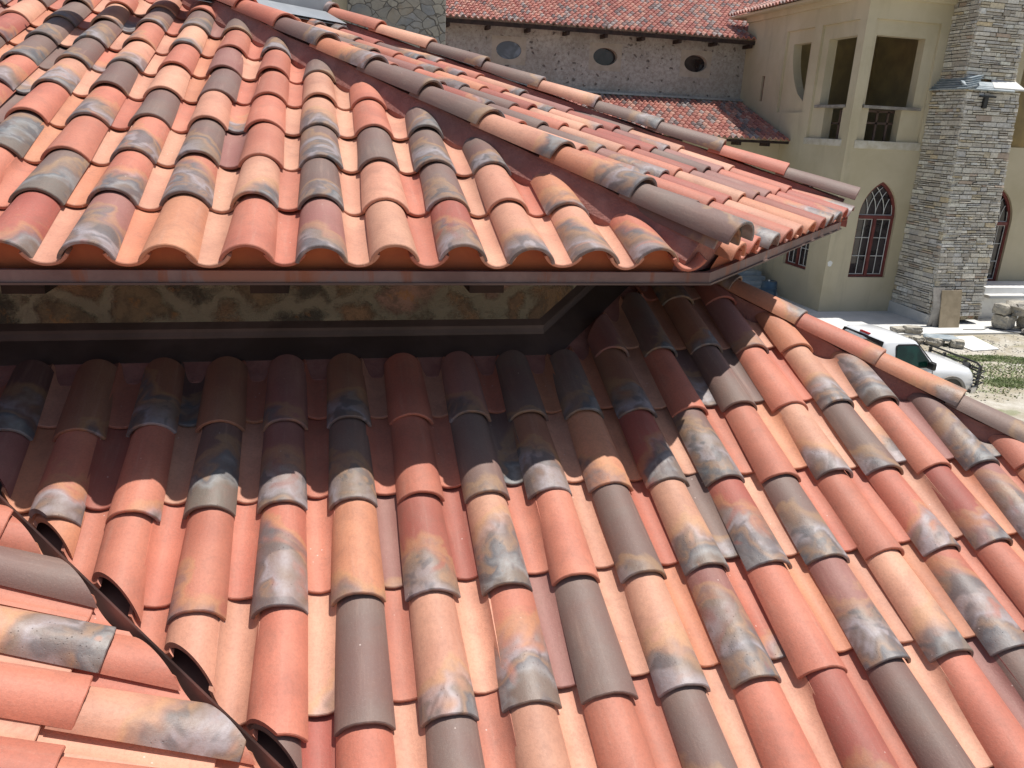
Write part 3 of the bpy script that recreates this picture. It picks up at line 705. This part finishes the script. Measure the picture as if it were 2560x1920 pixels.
farslope('tile_field',FAR,TOP-FAR,Vector((0,1,0)),rs,6.0,5.0,'tiles on the slope beyond the far hip')
ts=R(20)
cr=Vector((Xt-.6,Yf-.6,H+4.85))
dg=Vector((1,1,0)).normalized(); sdn=Vector((dg.y,-dg.x,0))
farroof(0,9.4,Vector((Xt-.6,35.0,H+4.85)),Vector((0,-1,0)),Vector((math.cos(ts),0,math.sin(ts))),'roof',tw,7,trim=[(cr,sdn)])
farroof(0,14,Vector((Xt-.6,Yf-.6,H+4.85)),Vector((1,0,0)),Vector((0,math.cos(ts),math.sin(ts))),'roof',tw,7,trim=[(cr,-sdn)])
MB().bx(Xt-.5,31,Yf-.5,Yf+.2,H+4.75,H+4.84).bx(Xt-.5,Xt+.2,Yf+.21,35,H+4.75,H+4.84).build('soffit',M['stucco'],tw)

# ---- stone wing with the oval windows
wg=thing('stone_wing','long grey rubble stone wing with oval windows between two red tile roofs','building')
Ys=34.12
def oval(u,v,a,b,n=28): return [(u+a*math.cos(2*math.pi*i/n),v+b*math.sin(2*math.pi*i/n)) for i in range(n)]
ov=[(7.42,2.83),(11.58,2.83),(15.70,2.80)]
hol=[oval(u,v,.55,.40) for u,v in ov]+[oval(-1+4.1*0,2.83,.55,.40)]
panel(rect(-8,Xt-.001,0,4.1),[rect(u-.72,u+.72,v-.56,v+.52) for u,v in ov],fx(Ys),.3,'wall',M['wing'],wg)
for i,(u,v) in enumerate(ov):
    wd=link('window',None,None,wg); wd['label']=['oval window nearest the flagstone pier','middle oval window','oval window nearest the buff tower'][i]
    panel(rect(u-.72,u+.72,v-.56,v+.52),[oval(u,v,.53,.345)],fx(Ys+.012),.30,'surround',M['surround'],wd)
    panel(oval(u,v,.56,.37),[],fx(Ys+(.06 if i==0 else .26)),.02,'pane',M['ovalglass'] if i==0 else M['glass'],wd)
farroof(0,40,Vector((-8.2,33.35,H+3.82)),Vector((1,0,0)),Vector((0,math.cos(R(21)),math.sin(R(21)))),'roof',wg,22)
farroof(0,26.0,Vector((-8.0,29.55,H-.18)),Vector((1,0,0)),Vector((0,math.cos(R(18.5)),math.sin(R(18.5)))),'roof',wg,4.6)
MB().bx(-8,Xt,Ys-.28,Ys-.001,H+1.36,H+1.44).build('flashing',M['greymetal'],wg)
MB().bx(-8,Xt-.002,30.3,30.6,-.3,H-.02).build('wall',M['stucco'],wg)
m=MB(); m.bx(-8,Xt+.1,33.4,33.46,H+3.62,H+3.78).build('fascia',M['timber'],wg)
for i in range(16):
    x=-6.6+i*1.63
    MB().bx(x-.07,x+.07,33.45,34.1,H+3.50,H+3.64).build('rafter_tail',M['timber'],wg,bevel=.015)
for i in range(12):
    x=3.4+i*1.25
    MB().bx(x-.07,x+.07,29.7,30.3,H-.42,H-.28).build('rafter_tail',M['timber'],wg,bevel=.015)
MB().bx(0,Xt-.01,29.62,29.68,H-.30,H-.20).build('fascia',M['timber'],wg)

# ---- flagstone pier and buff wall behind the near roof
pr_=thing('stone_pier','massive flagstone pier rising behind the near roof, under the far red roof','stone pier')
MB().bx(.52,2.54,18,20,-.1,H+5).build('shaft',M['flag'],pr_,bevel=.04)
bw=thing('stucco_wall','strip of buff stucco wall left of the flagstone pier','wall')
MB().bx(-6,.517,18.3,18.6,-.1,H+5).build('wall_face',M['stucco'],bw)
MB().bx(-.14,-.02,18.2,18.3,-.1,H+5).build('downpipe',M['stucco_pale'],bw,bevel=.03)
MB().bx(-6,-.75,18.22,18.3,H+1.2,H+5).build('panel',M['slate'],bw)

# ---- ledgestone chimney
ch=thing('stone_chimney','broad ledgestone chimney against the buff tower, slate shoulder and leaning boards','chimney')
def stonework(name,faces,parent,seed,mat=M['ledge'],hmin=.07,hmax=.22,wmin=.16,wmax=.62):
    rr=random.Random(seed); me=bpy.data.meshes.new(name); bm=bmesh.new(); cl=bm.loops.layers.float_color.new('stone')
    pal=[(.48,.45,.39),(.40,.37,.32),(.54,.52,.46),(.45,.42,.37),(.34,.31,.27),(.48,.42,.31),(.43,.42,.40),(.56,.54,.50),(.48,.40,.27),(.38,.30,.24)]
    wts=[20,16,18,14,8,5,12,10,2,3]
    for (o,u,v,nrm,Wd,Ht,Wtop) in faces:
        z=0
        while z<Ht:
            h=min(rr.choice([rr.uniform(hmin,hmax*.7),rr.uniform(hmin,hmax)]),Ht-z)
            if h<.03: break
            t_=z/Ht; wd=Wd+(Wtop-Wd)*t_; x=0
            while x<wd-.02:
                ww=rr.uniform(wmin,wmax)*(.6+h/hmax*.6); ww=min(ww,wd-x)
                if wd-x-ww<.08: ww=wd-x
                sub=[(0,h)]
                if h>.12 and rr.random()<.35: sub=[(0,h*.5),(h*.5,h)]
                for (s0,s1) in sub:
                    d=rr.uniform(.01,.065); g=.007; c=rr.choices(pal,wts)[0]; k=rr.uniform(.85,1.12); c=[min(.8,q*k*1.38) for q in c]
                    j=lambda:rr.uniform(-.010,.010)
                    vs=[]
                    for dd in (-.12,d):
                        e_=g if dd<0 else g+.006
                        for (a,b) in ((x+e_,z+s0+e_),(x+ww-e_,z+s0+e_),(x+ww-e_,z+s1-e_),(x+e_,z+s1-e_)):
                            vs.append(bm.verts.new(o+u*(a+j())+v*(b+j()*.8)+nrm*(dd+(j() if dd>0 else 0))))
                    for f in ((4,5,6,7),(0,1,5,4),(1,2,6,5),(2,3,7,6),(3,0,4,7)):
                        fc=bm.faces.new([vs[i] for i in f])
                        for l in fc.loops: l[cl]=(*c,1)
                x+=ww
            z+=h
    bmesh.ops.recalc_face_normals(bm,faces=bm.faces); bm.to_mesh(me); bm.free(); return link(name,me,mat,parent)
X0,X1,Y0=21.10,23.27,23.80; Y1=24.32; ZS=1.79
zt=H+ZS
o1=Vector((X0,Y0,0)); v1=(Vector((X0,Y1,zt))-o1)
stonework('stonework',[(Vector((X0,Y0,.35)),Vector((1,0,0)),(Vector((0,Y1-Y0,zt-.35))).normalized(),Vector((0,-1,.06)).normalized(),X1-X0,zt-.35,X1-X0),
  (Vector((X0,Yf,.45)),Vector((0,-1,0)),Vector((0,0,1)),Vector((-1,0,0)),Yf-Y0,zt-.45,Yf-Y1)],ch,3)
MB().add([(X0+.06,Y0+.06,.2),(X1,Y0+.06,.2),(X1,Yf-.01,.2),(X0+.06,Yf-.01,.2),(X0+.06,Y1+.06,zt),(X1,Y1+.06,zt),(X1,Yf-.01,zt),(X0+.06,Yf-.01,zt)],[(0,1,5,4),(1,2,6,5),(3,0,4,7),(4,5,6,7)]).build('core',M['rubble'],ch)
MB().add([(X0-.09,Y0+.3,-.1),(X0-.09,Yf,-.1),(X0-.09,Yf,.48),(X0-.09,Y0-.0,.42),(X0-.02,Y0-.09,.40),(X0+.55,Y0-.09,.38),(X0+.55,Y0-.09,-.1),(X0-.02,Y0-.09,-.1),
   (X0+.5,Yf,-.1),(X0+.5,Yf,.48)],[(0,1,2,3),(0,3,4,7),(7,4,5,6),(3,2,9,5,4)]).build('footing',M['concrete'],ch)
sx0,sx1,sy0=21.32,23.35,24.75
stonework('stack_stonework',[(Vector((sx0,sy0,H+2.15)),Vector((1,0,0)),Vector((0,0,1)),Vector((0,-1,0)),sx1-sx0,3.2,sx1-sx0),
  (Vector((sx0,Yf,H+2.15)),Vector((0,-1,0)),Vector((0,0,1)),Vector((-1,0,0)),Yf-sy0,3.2,Yf-sy0),
  (Vector((sx1,sy0,H+2.15)),Vector((0,1,0)),Vector((0,0,1)),Vector((1,0,0)),Yf-sy0,3.2,Yf-sy0)],ch,5,hmin=.09,hmax=.2,wmin=.15)
MB().bx(sx0+.06,sx1-.06,sy0+.06,Yf-.01,H+1.7,H+5.3).build('core',M['rubble'],ch)
# shoulder: slate slabs on the left, pale concrete colour standing in for sunlit stone at right
m=MB(); rr=random.Random(4)
for k in range(5):
    a=k/5; x=X0-.18+a*.42; z=zt+.02+a*.42
    y0_=Y1-.18+a*.25
    m.box((x+.22,(y0_+Yf)/2,z+.03),(.46,Yf-y0_,.055),rr.uniform(-.02,.02),Matrix.Rotation(-.25,3,'Y'))
for k in range(3):
    a=k/3; m.box(((X0+X1)/2-.2,Y1+.0+a*.2,zt+.06+a*.16),(X1-X0-.3+rr.uniform(-.1,.1),.34,.055),0,Matrix.Rotation(.5,3,'X'))
m.build('slate_shoulder',M['slate'],ch,bevel=.01)
m=MB(); a_=[(X0+1.0,Y1-.10,zt+.02),(X1+.10,Y1-.10,zt+.02),(X1+.10,sy0+.05,zt+.34),(X0+1.3,sy0+.05,zt+.34)]; m.add([(x,y,z+.06) for x,y,z in a_]+a_,[(0,1,2,3),(4,7,6,5),(0,4,5,1),(1,5,6,2),(2,6,7,3),(3,7,4,0)]); m.build('sunlit_stone',M['concrete'],ch,bevel=.01)
m=MB(); m.box((X0+.78,Y1-.13,zt-.22),(.62,.10,.06)).box((X0+.74,Y1-.11,zt-.42),(.15,.10,.35)); m.build('bracket',M['black'],ch)

# ---- ground and hard surfaces
def sheet(name,pts,z,mat,label=None,kind='structure'):
    m=MB(); m.add([(x,y,z) for x,y in pts],[tuple(range(len(pts)))]); o=m.build(name,mat); tag(o,label,None,None,kind); return o
sheet('ground',[(-300,-300),(300,-300),(300,300),(-300,300)],0,M['ground'])
m=MB(); m.add([(x,y,z) for z in (.06,-.1) for x,y in ((12,22.6),(19,22.55),(23.5,22.5),(31,22.3),(31,Yf+.05),(12,Yf+5))],[(0,1,2,3,4,5),(0,6,7,1),(1,7,8,2),(2,8,9,3)]); ap=m.build('concrete_apron',M['concrete']); tag(ap,'pale concrete apron along the foot of the buff tower',None,None,'structure')
def slabthing(name,pts,z,th,mat,label,cat):
    m=MB(); n=len(pts); m.add([(x,y,z+th) for x,y in pts]+[(x,y,z) for x,y in pts],[tuple(range(n))]+[(i,n+i,n+(i+1)%n,(i+1)%n) for i in range(n)]); o=m.build(name,mat); return tag(o,label,cat)
slabthing('white_sheet',[(20.15,22.1),(21.65,22.25),(21.2,20.62),(20.1,20.5)],.01,.03,M['white_sheet'],'flat white sheet lying on the dirt behind the truck hood','panel')
# steps at the left foot of the tower
st=thing('stone_steps','grey stone steps in the shade between the near roof and the buff tower','steps')
for k in range(6):
    MB().bx(14.6,17.6,29.6-k*.36,30.3,.061+.0,.9-k*.15).build('step',M['slate'],st,bevel=.015)
dr=thing('blue_drum','blue plastic drum standing at the foot of the steps','drum')
m=MB(); n=20
prof=[(.0,0),(.27,0),(.30,.03),(.30,.28),(.315,.31),(.30,.34),(.30,.58),(.315,.61),(.30,.64),(.28,.86),(.26,.88),(.0,.88)]
vs=[(16.7+r*math.cos(2*math.pi*i/n),27.4+r*math.sin(2*math.pi*i/n),.06+z) for r,z in prof for i in range(n)]
m.add(vs,[(j*n+i,j*n+(i+1)%n,(j+1)*n+(i+1)%n,(j+1)*n+i) for j in range(len(prof)-1) for i in range(n)]); m.build('barrel',M['drum'],dr,smooth=True)
MB().tube([(16.62,27.33,.94),(16.62,27.33,.99)],.04,10).build('bung',M['white'],dr)
# leaning boards
def board(name,label,x0,x1,y,ht,mat,lean=.14,th=.03,curve=0):
    m=MB(); N=6; pts=[]
    for k in range(N+1):
        t_=k/N; z=.062+ht*t_; yy=y+lean*ht*t_-curve*math.sin(t_*math.pi)*.1
        pts+= [(x0,yy,z),(x1,yy,z),(x1,yy+th,z),(x0,yy+th,z)]
    fs_=[(0,1,2,3),(4*N+3,4*N+2,4*N+1,4*N)]
    for k in range(N):
        for a in range(4): b=(a+1)%4; fs_.append((4*k+a,4*k+b,4*k+4+b,4*k+4+a))
    m.add(pts,fs_); o=m.build(name,mat,None); tag(o,label,'board','boards leaning on the chimney'); return o
board('plywood_sheet','tan plywood sheet, frontmost of the boards leaning on the stone chimney',21.12+.02,21.98,23.28,1.30,M['ply'],.17)
board('weathered_board','grey weathered board right behind the tan plywood sheet',20.98,21.6,23.42,1.36,M['plyside'],.12,.035)
board('curved_board','curved grey board leftmost of those leaning on the stone chimney',20.82,21.3,23.50,1.38,M['plyside'],.06,.03,1.2)
# rocks
def rock(name,label,c,d,seed,mat=M['rock'],rot=0,grp='loose rocks by the chimney'):
    rr=random.Random(seed); bm=bmesh.new(); bmesh.ops.create_cube(bm,size=1); bmesh.ops.subdivide_edges(bm,edges=bm.edges[:],cuts=3,use_grid_fill=True)
    mt=Matrix.Rotation(rot,4,'Z')@Matrix.Diagonal((*d,1))
    for v in bm.verts:
        q=v.co.copy(); q=q.lerp(q.normalized()*.62,.38); q+=Vector((rr.uniform(-.045,.045),rr.uniform(-.045,.045),rr.uniform(-.05,.05))); v.co=(mt@q)
    zmin=min(v.co.z for v in bm.verts)
    for v in bm.verts: v.co.z-=zmin
    me=bpy.data.meshes.new(name); bm.to_mesh(me); bm.free(); o=link(name,me,mat); o.location=c; tag(o,label,'rock',grp); return o
RK=[('long pale boulder lying across the rock pile right of the chimney',(24.75,22.95,.55),(2.1,.8,.45),-.12),
 ('square grey boulder under the right end of the long pale one',(24.7,22.75,.06),(1.0,.8,.5),.1),
 ('pale rounded rock at the chimney corner under the long boulder',(23.65,23.1,.06),(.6,.6,.48),.3),
 ('small pale block on top at the left end of the long boulder',(23.55,23.15,.55),(.5,.5,.36),.2),
 ('brownish rock at the far right of the rock pile',(25.55,22.6,.06),(.8,.7,.5),-.3),
 ('flat slab rock lying on the concrete right of the chimney',(24.3,22.35,.06),(.9,.4,.14),.1)]
for i,(lb,c,d,ro) in enumerate(RK): rock('boulder',lb,c,d,40+i,rot=ro)
rock('flat_stone','flat pale stone just behind the truck roof on the apron',(19.3,22.9,.06),(.75,.4,.14),61,rot=.1)
rock('flat_stone','second flat stone stacked behind the truck roof',(19.55,22.7,.05),(.6,.35,.22),62,rot=-.2)
rock('slate_slab','blue grey slab tilted on the rubble behind the truck cab',(19.6,21.4,.18),(1.0,.55,.10),63,M['slate'],-.35)
rock('rubble_stone','small pale stone under the blue grey slab',(19.35,21.35,.0),(.55,.45,.25),64,rot=.5)
rock('rubble_stone','rounded rubble stone at the near end of the blue grey slab',(19.9,21.0,.0),(.4,.4,.25),65,rot=.9)
rock('rubble_stone','pinkish rubble stone left of the blue grey slab',(18.85,21.6,.0),(.4,.35,.22),66,rot=.2)
# cables
def cable(label,pts,r=.012):
    P=[Vector(p) for p in pts]; out=[]
    for i in range(len(P)-1):
        a=P[max(i-1,0)];b=P[i];c=P[i+1];d=P[min(i+2,len(P)-1)]
        for k in range(8):
            t_=k/8; out.append(.5*((2*b)+(c-a)*t_+(2*a-5*b+4*c-d)*t_*t_+(3*b-a-3*c+d)*t_**3))
    out.append(P[-1]); o=MB().tube(out,r,6).build('cable',M['cable'],smooth=True); tag(o,label,'cable','cables on the apron')
cable('dark cable curling from the plywood to the concrete edge',[(21.9,23.0,.075),(22.6,22.9,.075),(23.1,23.1,.075),(23.5,22.6,.075),(24.2,22.1,.03)])
cable('dark cable looping in front of the flat slab rock',[(23.1,23.1,.075),(23.9,22.75,.075),(24.5,22.6,.075),(25.2,22.4,.03)])
cable('dark cable ending nearest the white sheet',[(23.0,23.0,.075),(23.3,22.6,.075),(23.9,22.3,.075),(24.0,21.9,.03)])
# low white plinth at far right
pl=thing('white_plinth','low white plinth block with an opening at the far right of the tower','plinth')
MB().bx(24.0,27.5,24.6,25.85,.06,1.25).build('block',M['white_sheet'],pl,bevel=.02); MB().bx(23.9,25.7,24.2,24.599,.9,1.02).build('cap',M['concrete'],pl,bevel=.02)
# grass
def grass(label,spots,seed):
    rr=random.Random(seed); m=MB()
    for (x0,y0,rx,ry,n) in spots:
        for _ in range(n):
            a=rr.uniform(0,6.28); q=math.sqrt(rr.random())*(.6+.4*rr.random()); x=x0+rx*q*math.cos(a); y=y0+ry*q*math.sin(a); h=rr.uniform(.02,.06); an=rr.uniform(0,3.14); dx,dy=math.cos(an)*.03,math.sin(an)*.03; lx,ly=rr.uniform(-.05,.05),rr.uniform(-.05,.05)
            m.add([(x-dx,y-dy,0),(x+dx,y+dy,0),(x+lx,y+ly,h)],[(0,1,2)])
    o=m.build('grass',M['grass']); tag(o,label,'grass',None,'stuff')
grass('sparse green grass tufts on the dirt in front of the truck',[(19.6,19.75,1.5,.35,3500),(20.9,19.4,1.0,.4,1600),(18.4,20.0,1.4,.35,1000),(18.7,17.4,1.1,.5,3200),(19.8,17.2,.9,.55,2000),(20.5,21.2,.9,.4,350),(17.0,20.4,1.4,.6,400),(19.6,18.4,2.5,.9,1000),(19,18,4,2.5,1600)],9)

def gravel(label,spots,seed):
    rr=random.Random(seed); m=MB()
    for (x0,x1,y0,y1,n) in spots:
        for _ in range(n):
            x=rr.uniform(x0,x1); y=rr.uniform(y0,y1); r=rr.uniform(.008,.03)*(.6+rr.random()); a=rr.uniform(0,6.28); k=5
            ring_=[(x+r*math.cos(a+6.283*i/k)*rr.uniform(.7,1.2),y+r*math.sin(a+6.283*i/k)*rr.uniform(.7,1.2),0.0) for i in range(k)]
            m.add(ring_+[(x+r*.5*math.cos(a+6.283*i/k),y+r*.5*math.sin(a+6.283*i/k),r*.7) for i in range(k)],[(i,(i+1)%k,k+(i+1)%k,k+i) for i in range(k)]+[tuple(range(k,2*k))])
    o=m.build('gravel',M['rock']); tag(o,label,'gravel',None,'stuff')
gravel('loose pale gravel scattered over the dirt around the truck',[(16,24,16,22.4,1500),(18,22,20.3,22.3,500)],19)

# ---- pickup truck
tr=thing('pickup_truck','white pickup truck with black grille guard parked beyond the lower roof','truck')
TX,TY=12.82,15.55        # rear face of the cab, right-hand (near) side
def loft(name,secs,mat,parent,smooth=True,ang=35,bevel=0):
    m=MB(); n=len(secs[0]); vs=[p for s_ in secs for p in s_]
    fs_=[(j*n+i,j*n+(i+1)%n,(j+1)*n+(i+1)%n,(j+1)*n+i) for j in range(len(secs)-1) for i in range(n)]+[tuple(range(n))[::-1],tuple((len(secs)-1)*n+i for i in range(n))]
    m.add(vs,fs_); return m.build(name,mat,parent,bevel=bevel,smooth=smooth,ang=ang)
def sec(x,y0,y1,zb,zt_,cr=.08,crown=.03):
    w_=y1-y0; pts=[(x,y0+cr*.3,zb),(x,y0,zb+.1),(x,y0,zt_-cr*1.3),(x,y0+cr*.35,zt_-cr*.4),(x,y0+cr,zt_)]
    pts+=[(x,y0+w_*.3,zt_+crown*.8),(x,y0+w_*.5,zt_+crown),(x,y0+w_*.7,zt_+crown*.8)]
    pts+=[(x,y1-cr,zt_),(x,y1-cr*.35,zt_-cr*.4),(x,y1,zt_-cr*1.3),(x,y1,zb+.1),(x,y1-cr*.3,zb)]
    return pts
yN,yF=TY,TY+1.95
# lower body, hood and fenders
loft('body',[sec(TX-.02,yN,yF,.45,1.12),sec(TX+.7,yN,yF,.42,1.12),sec(TX+1.30,yN,yF,.42,1.13),sec(TX+1.55,yN,yF,.42,1.13,.12,.05),sec(TX+2.2,yN+.01,yF-.01,.45,1.10,.14,.06),sec(TX+2.60,yN+.03,yF-.03,.5,1.04,.16,.05),sec(TX+2.72,yN+.08,yF-.08,.55,.94,.16,.03)],M['paint'],tr,ang=50)
def csec(x,inset_,z0,z1,ins0=.02): 
    a=yN+ins0; b=yF-ins0; c=yN+inset_; d=yF-inset_
    return [(x,a,z0),(x,(a*.52+c*.48),z0+(z1-z0)*.5),(x,c,z1-.07),(x,c+.05,z1-.015),(x,c+.15,z1+.01),(x,(c+d)/2,z1+.03),(x,d-.15,z1+.01),(x,d-.05,z1-.015),(x,d,z1-.07),(x,(b*.52+d*.48),z0+(z1-z0)*.5),(x,b,z0)]
loft('cab',[csec(TX-.0,.16,1.10,1.66),csec(TX+.05,.15,1.10,1.74),csec(TX+.14,.15,1.10,1.79),csec(TX+.7,.15,1.10,1.80),csec(TX+.93,.15,1.10,1.75),csec(TX+1.50,.06,1.10,1.16)],M['paint'],tr,ang=45)
def plate(name,pts,nrm,mat,off=.008,th=.01,par=tr):
    nrm=Vector(nrm).normalized(); m=MB(); a=[Vector(p)+nrm*off for p in pts]; b=[p-nrm*th for p in a]; n=len(pts)
    m.add(a+b,[tuple(range(n)),tuple(range(2*n-1,n-1,-1))]+[(i,n+i,n+(i+1)%n,(i+1)%n) for i in range(n)]); return m.build(name,mat,par)
# rear glass (faces the tail), side glass, windscreen
plate('rear_window',[(TX-.002,yN+.13,1.17),(TX-.002,yF-.13,1.17),(TX-.002,yF-.19,1.64),(TX+.045,yF-.21,1.745),(TX+.045,yN+.21,1.745),(TX-.002,yN+.19,1.64)],(-1,0,.35),M['carglass'],.016)
def sidepl(xs,side): # points on the sloping cab side
    out=[]
    for x,z in xs:
        t_=(z-1.10)/.62; y=(yN+.02+(.13)*t_) if side<0 else (yF-.02-.13*t_); out.append((x,y,z))
    return out
for sgn in (-1,1):
    nn=(0,sgn,.2)
    o=plate('side_window',sidepl([(TX+.36,1.16),(TX+1.36,1.16),(TX+1.26,1.26),(TX+.93,1.63),(TX+.85,1.66),(TX+.42,1.66),(TX+.36,1.62)],sgn),nn,M['greenglass'],.026)
    plate('window_seal',sidepl([(TX+.33,1.13),(TX+1.42,1.13),(TX+.95,1.67),(TX+.86,1.70),(TX+.40,1.70),(TX+.33,1.66)],sgn),nn,M['black'],.018)
plate('windscreen',[(TX+1.47,yN+.12,1.19),(TX+1.47,yF-.12,1.19),(TX+.97,yF-.22,1.71),(TX+.97,yN+.22,1.71)],(.72,0,.69),M['carglass'],.025)
MB().box((TX+.075,(yN+yF)/2,1.79),(.06,.36,.045)).build('brake_light',M['redlens'],tr,bevel=.01)
for y in (yN-.13,yF+.13):
    MB().box((TX+1.22,y,1.22),(.10,.22,.17)).build('wing_mirror',M['black'],tr,bevel=.03)
MB().tube([(TX+1.52,yN+.25,1.20),(TX+1.38,yN+.75,1.30)],.018,6).tube([(TX+1.52,yN+.95,1.20),(TX+1.38,yN+1.4,1.30)],.018,6).build('wiper',M['black'],tr)
for x in (TX+.30,TX+1.40):
    MB().bx(x-.006,x+.006,yN-.004,yN+.004,.55,1.11).build('door_seam',M['black'],tr)
MB().bx(TX+.38,TX+.56,yN-.03,yN-.002,.98,1.03).build('door_handle',M['chrome'],tr,bevel=.01)
plate('cowl',[(TX+1.44,yN+.12,1.168),(TX+1.58,yN+.12,1.175),(TX+1.58,yF-.12,1.175),(TX+1.44,yF-.12,1.168)],(0,0,1),M['black'],.03)
def ring(c,ro,ri,w_,mat,name,par,n=28):
    m=MB(); x,y,z=c; P=[(ro,-w_/2),(ro,w_/2),(ri,w_/2),(ri,-w_/2)]
    vs=[(x+r*math.cos(2*math.pi*i/n),y+q,z+r*math.sin(2*math.pi*i/n)) for r,q in P for i in range(n)]
    m.add(vs,[(j*n+i,j*n+(i+1)%n,((j+1)%4)*n+(i+1)%n,((j+1)%4)*n+i) for j in range(4) for i in range(n)]); return m.build(name,mat,par,smooth=True)
for wx in (TX+1.95,TX-1.45):
    for y in (yN+.12,yF-.12):
        wh=link('wheel',None,None,tr); ring((wx,y,.39),.39,.22,.26,M['rubber'],'tyre',wh); ring((wx,y,.39),.225,.05,.18,M['chrome'],'rim',wh)
ring((TX+1.95,yN-.005,.42),.50,.435,.10,M['plyside'],'fender_trim',tr)
m=MB(); n=24
m.add([(TX+1.95+.44*math.cos(math.pi*i/n),yN-.012,.45+.40*math.sin(math.pi*i/n)) for i in range(n+1)]+[(TX+1.95+.44*math.cos(math.pi*i/n),yN+.3,.45+.40*math.sin(math.pi*i/n)) for i in range(n+1)],[tuple(range(n+1))]); m.build('wheel_arch',M['black'],tr)
# bed
m=MB(); bx0,bx1=TX-2.25,TX-.06
m.bx(bx0,bx1,yN,yN+.07,.5,1.12).bx(bx0,bx1,yF-.07,yF,.5,1.12).bx(bx0,bx0+.06,yN+.071,yF-.071,.5,1.12).bx(bx1-.06,bx1,yN+.071,yF-.071,.5,1.12).bx(bx0+.061,bx1-.061,yN+.071,yF-.071,.62,.70); m.build('truck_bed',M['paint'],tr,bevel=.02)
# grille guard
gx=TX+2.86; m=MB()
for z in (.62,.78,.94): m.tube([(gx-.25,yN-.02,z),(gx-.02,yN+.06,z),(gx+.06,yN+.3,z),(gx+.08,(yN+yF)/2,z),(gx+.06,yF-.3,z),(gx-.02,yF-.06,z),(gx-.25,yF+.02,z)],.022,6)
m.tube([(gx+.0,yN+.12,1.10),(gx-.02,yN+.2,1.16),(gx-.02,yF-.2,1.16),(gx,yF-.12,1.10)],.025,6)
m.tube([(gx+.0,yN+.05,1.03),(gx+.02,yF-.05,1.03)],.022,6)
for y in (yN+.10,yN+.62,yF-.62,yF-.10): m.box((gx,y,.80),(.07,.05,.62))
for z in (.6,.75,.9): m.tube([(gx+.02,yN+.12,z),(gx+.22,yN+.16,z+.05),(gx+.20,yN+.5,z+.05),(gx+.04,yN+.6,z)],.018,6)
m.build('grille_guard',M['black'],tr)
MB().bx(TX+2.66,TX+2.82,yN+.02,yF-.02,.42,.60).build('bumper',M['chrome'],tr,bevel=.03)
MB().tube([(TX+2.75,yN+.45,1.02),(TX+2.83,yN+.45,1.02)],.09,14).build('spotlight',M['black'],tr)
bpy.context.view_layer.update()
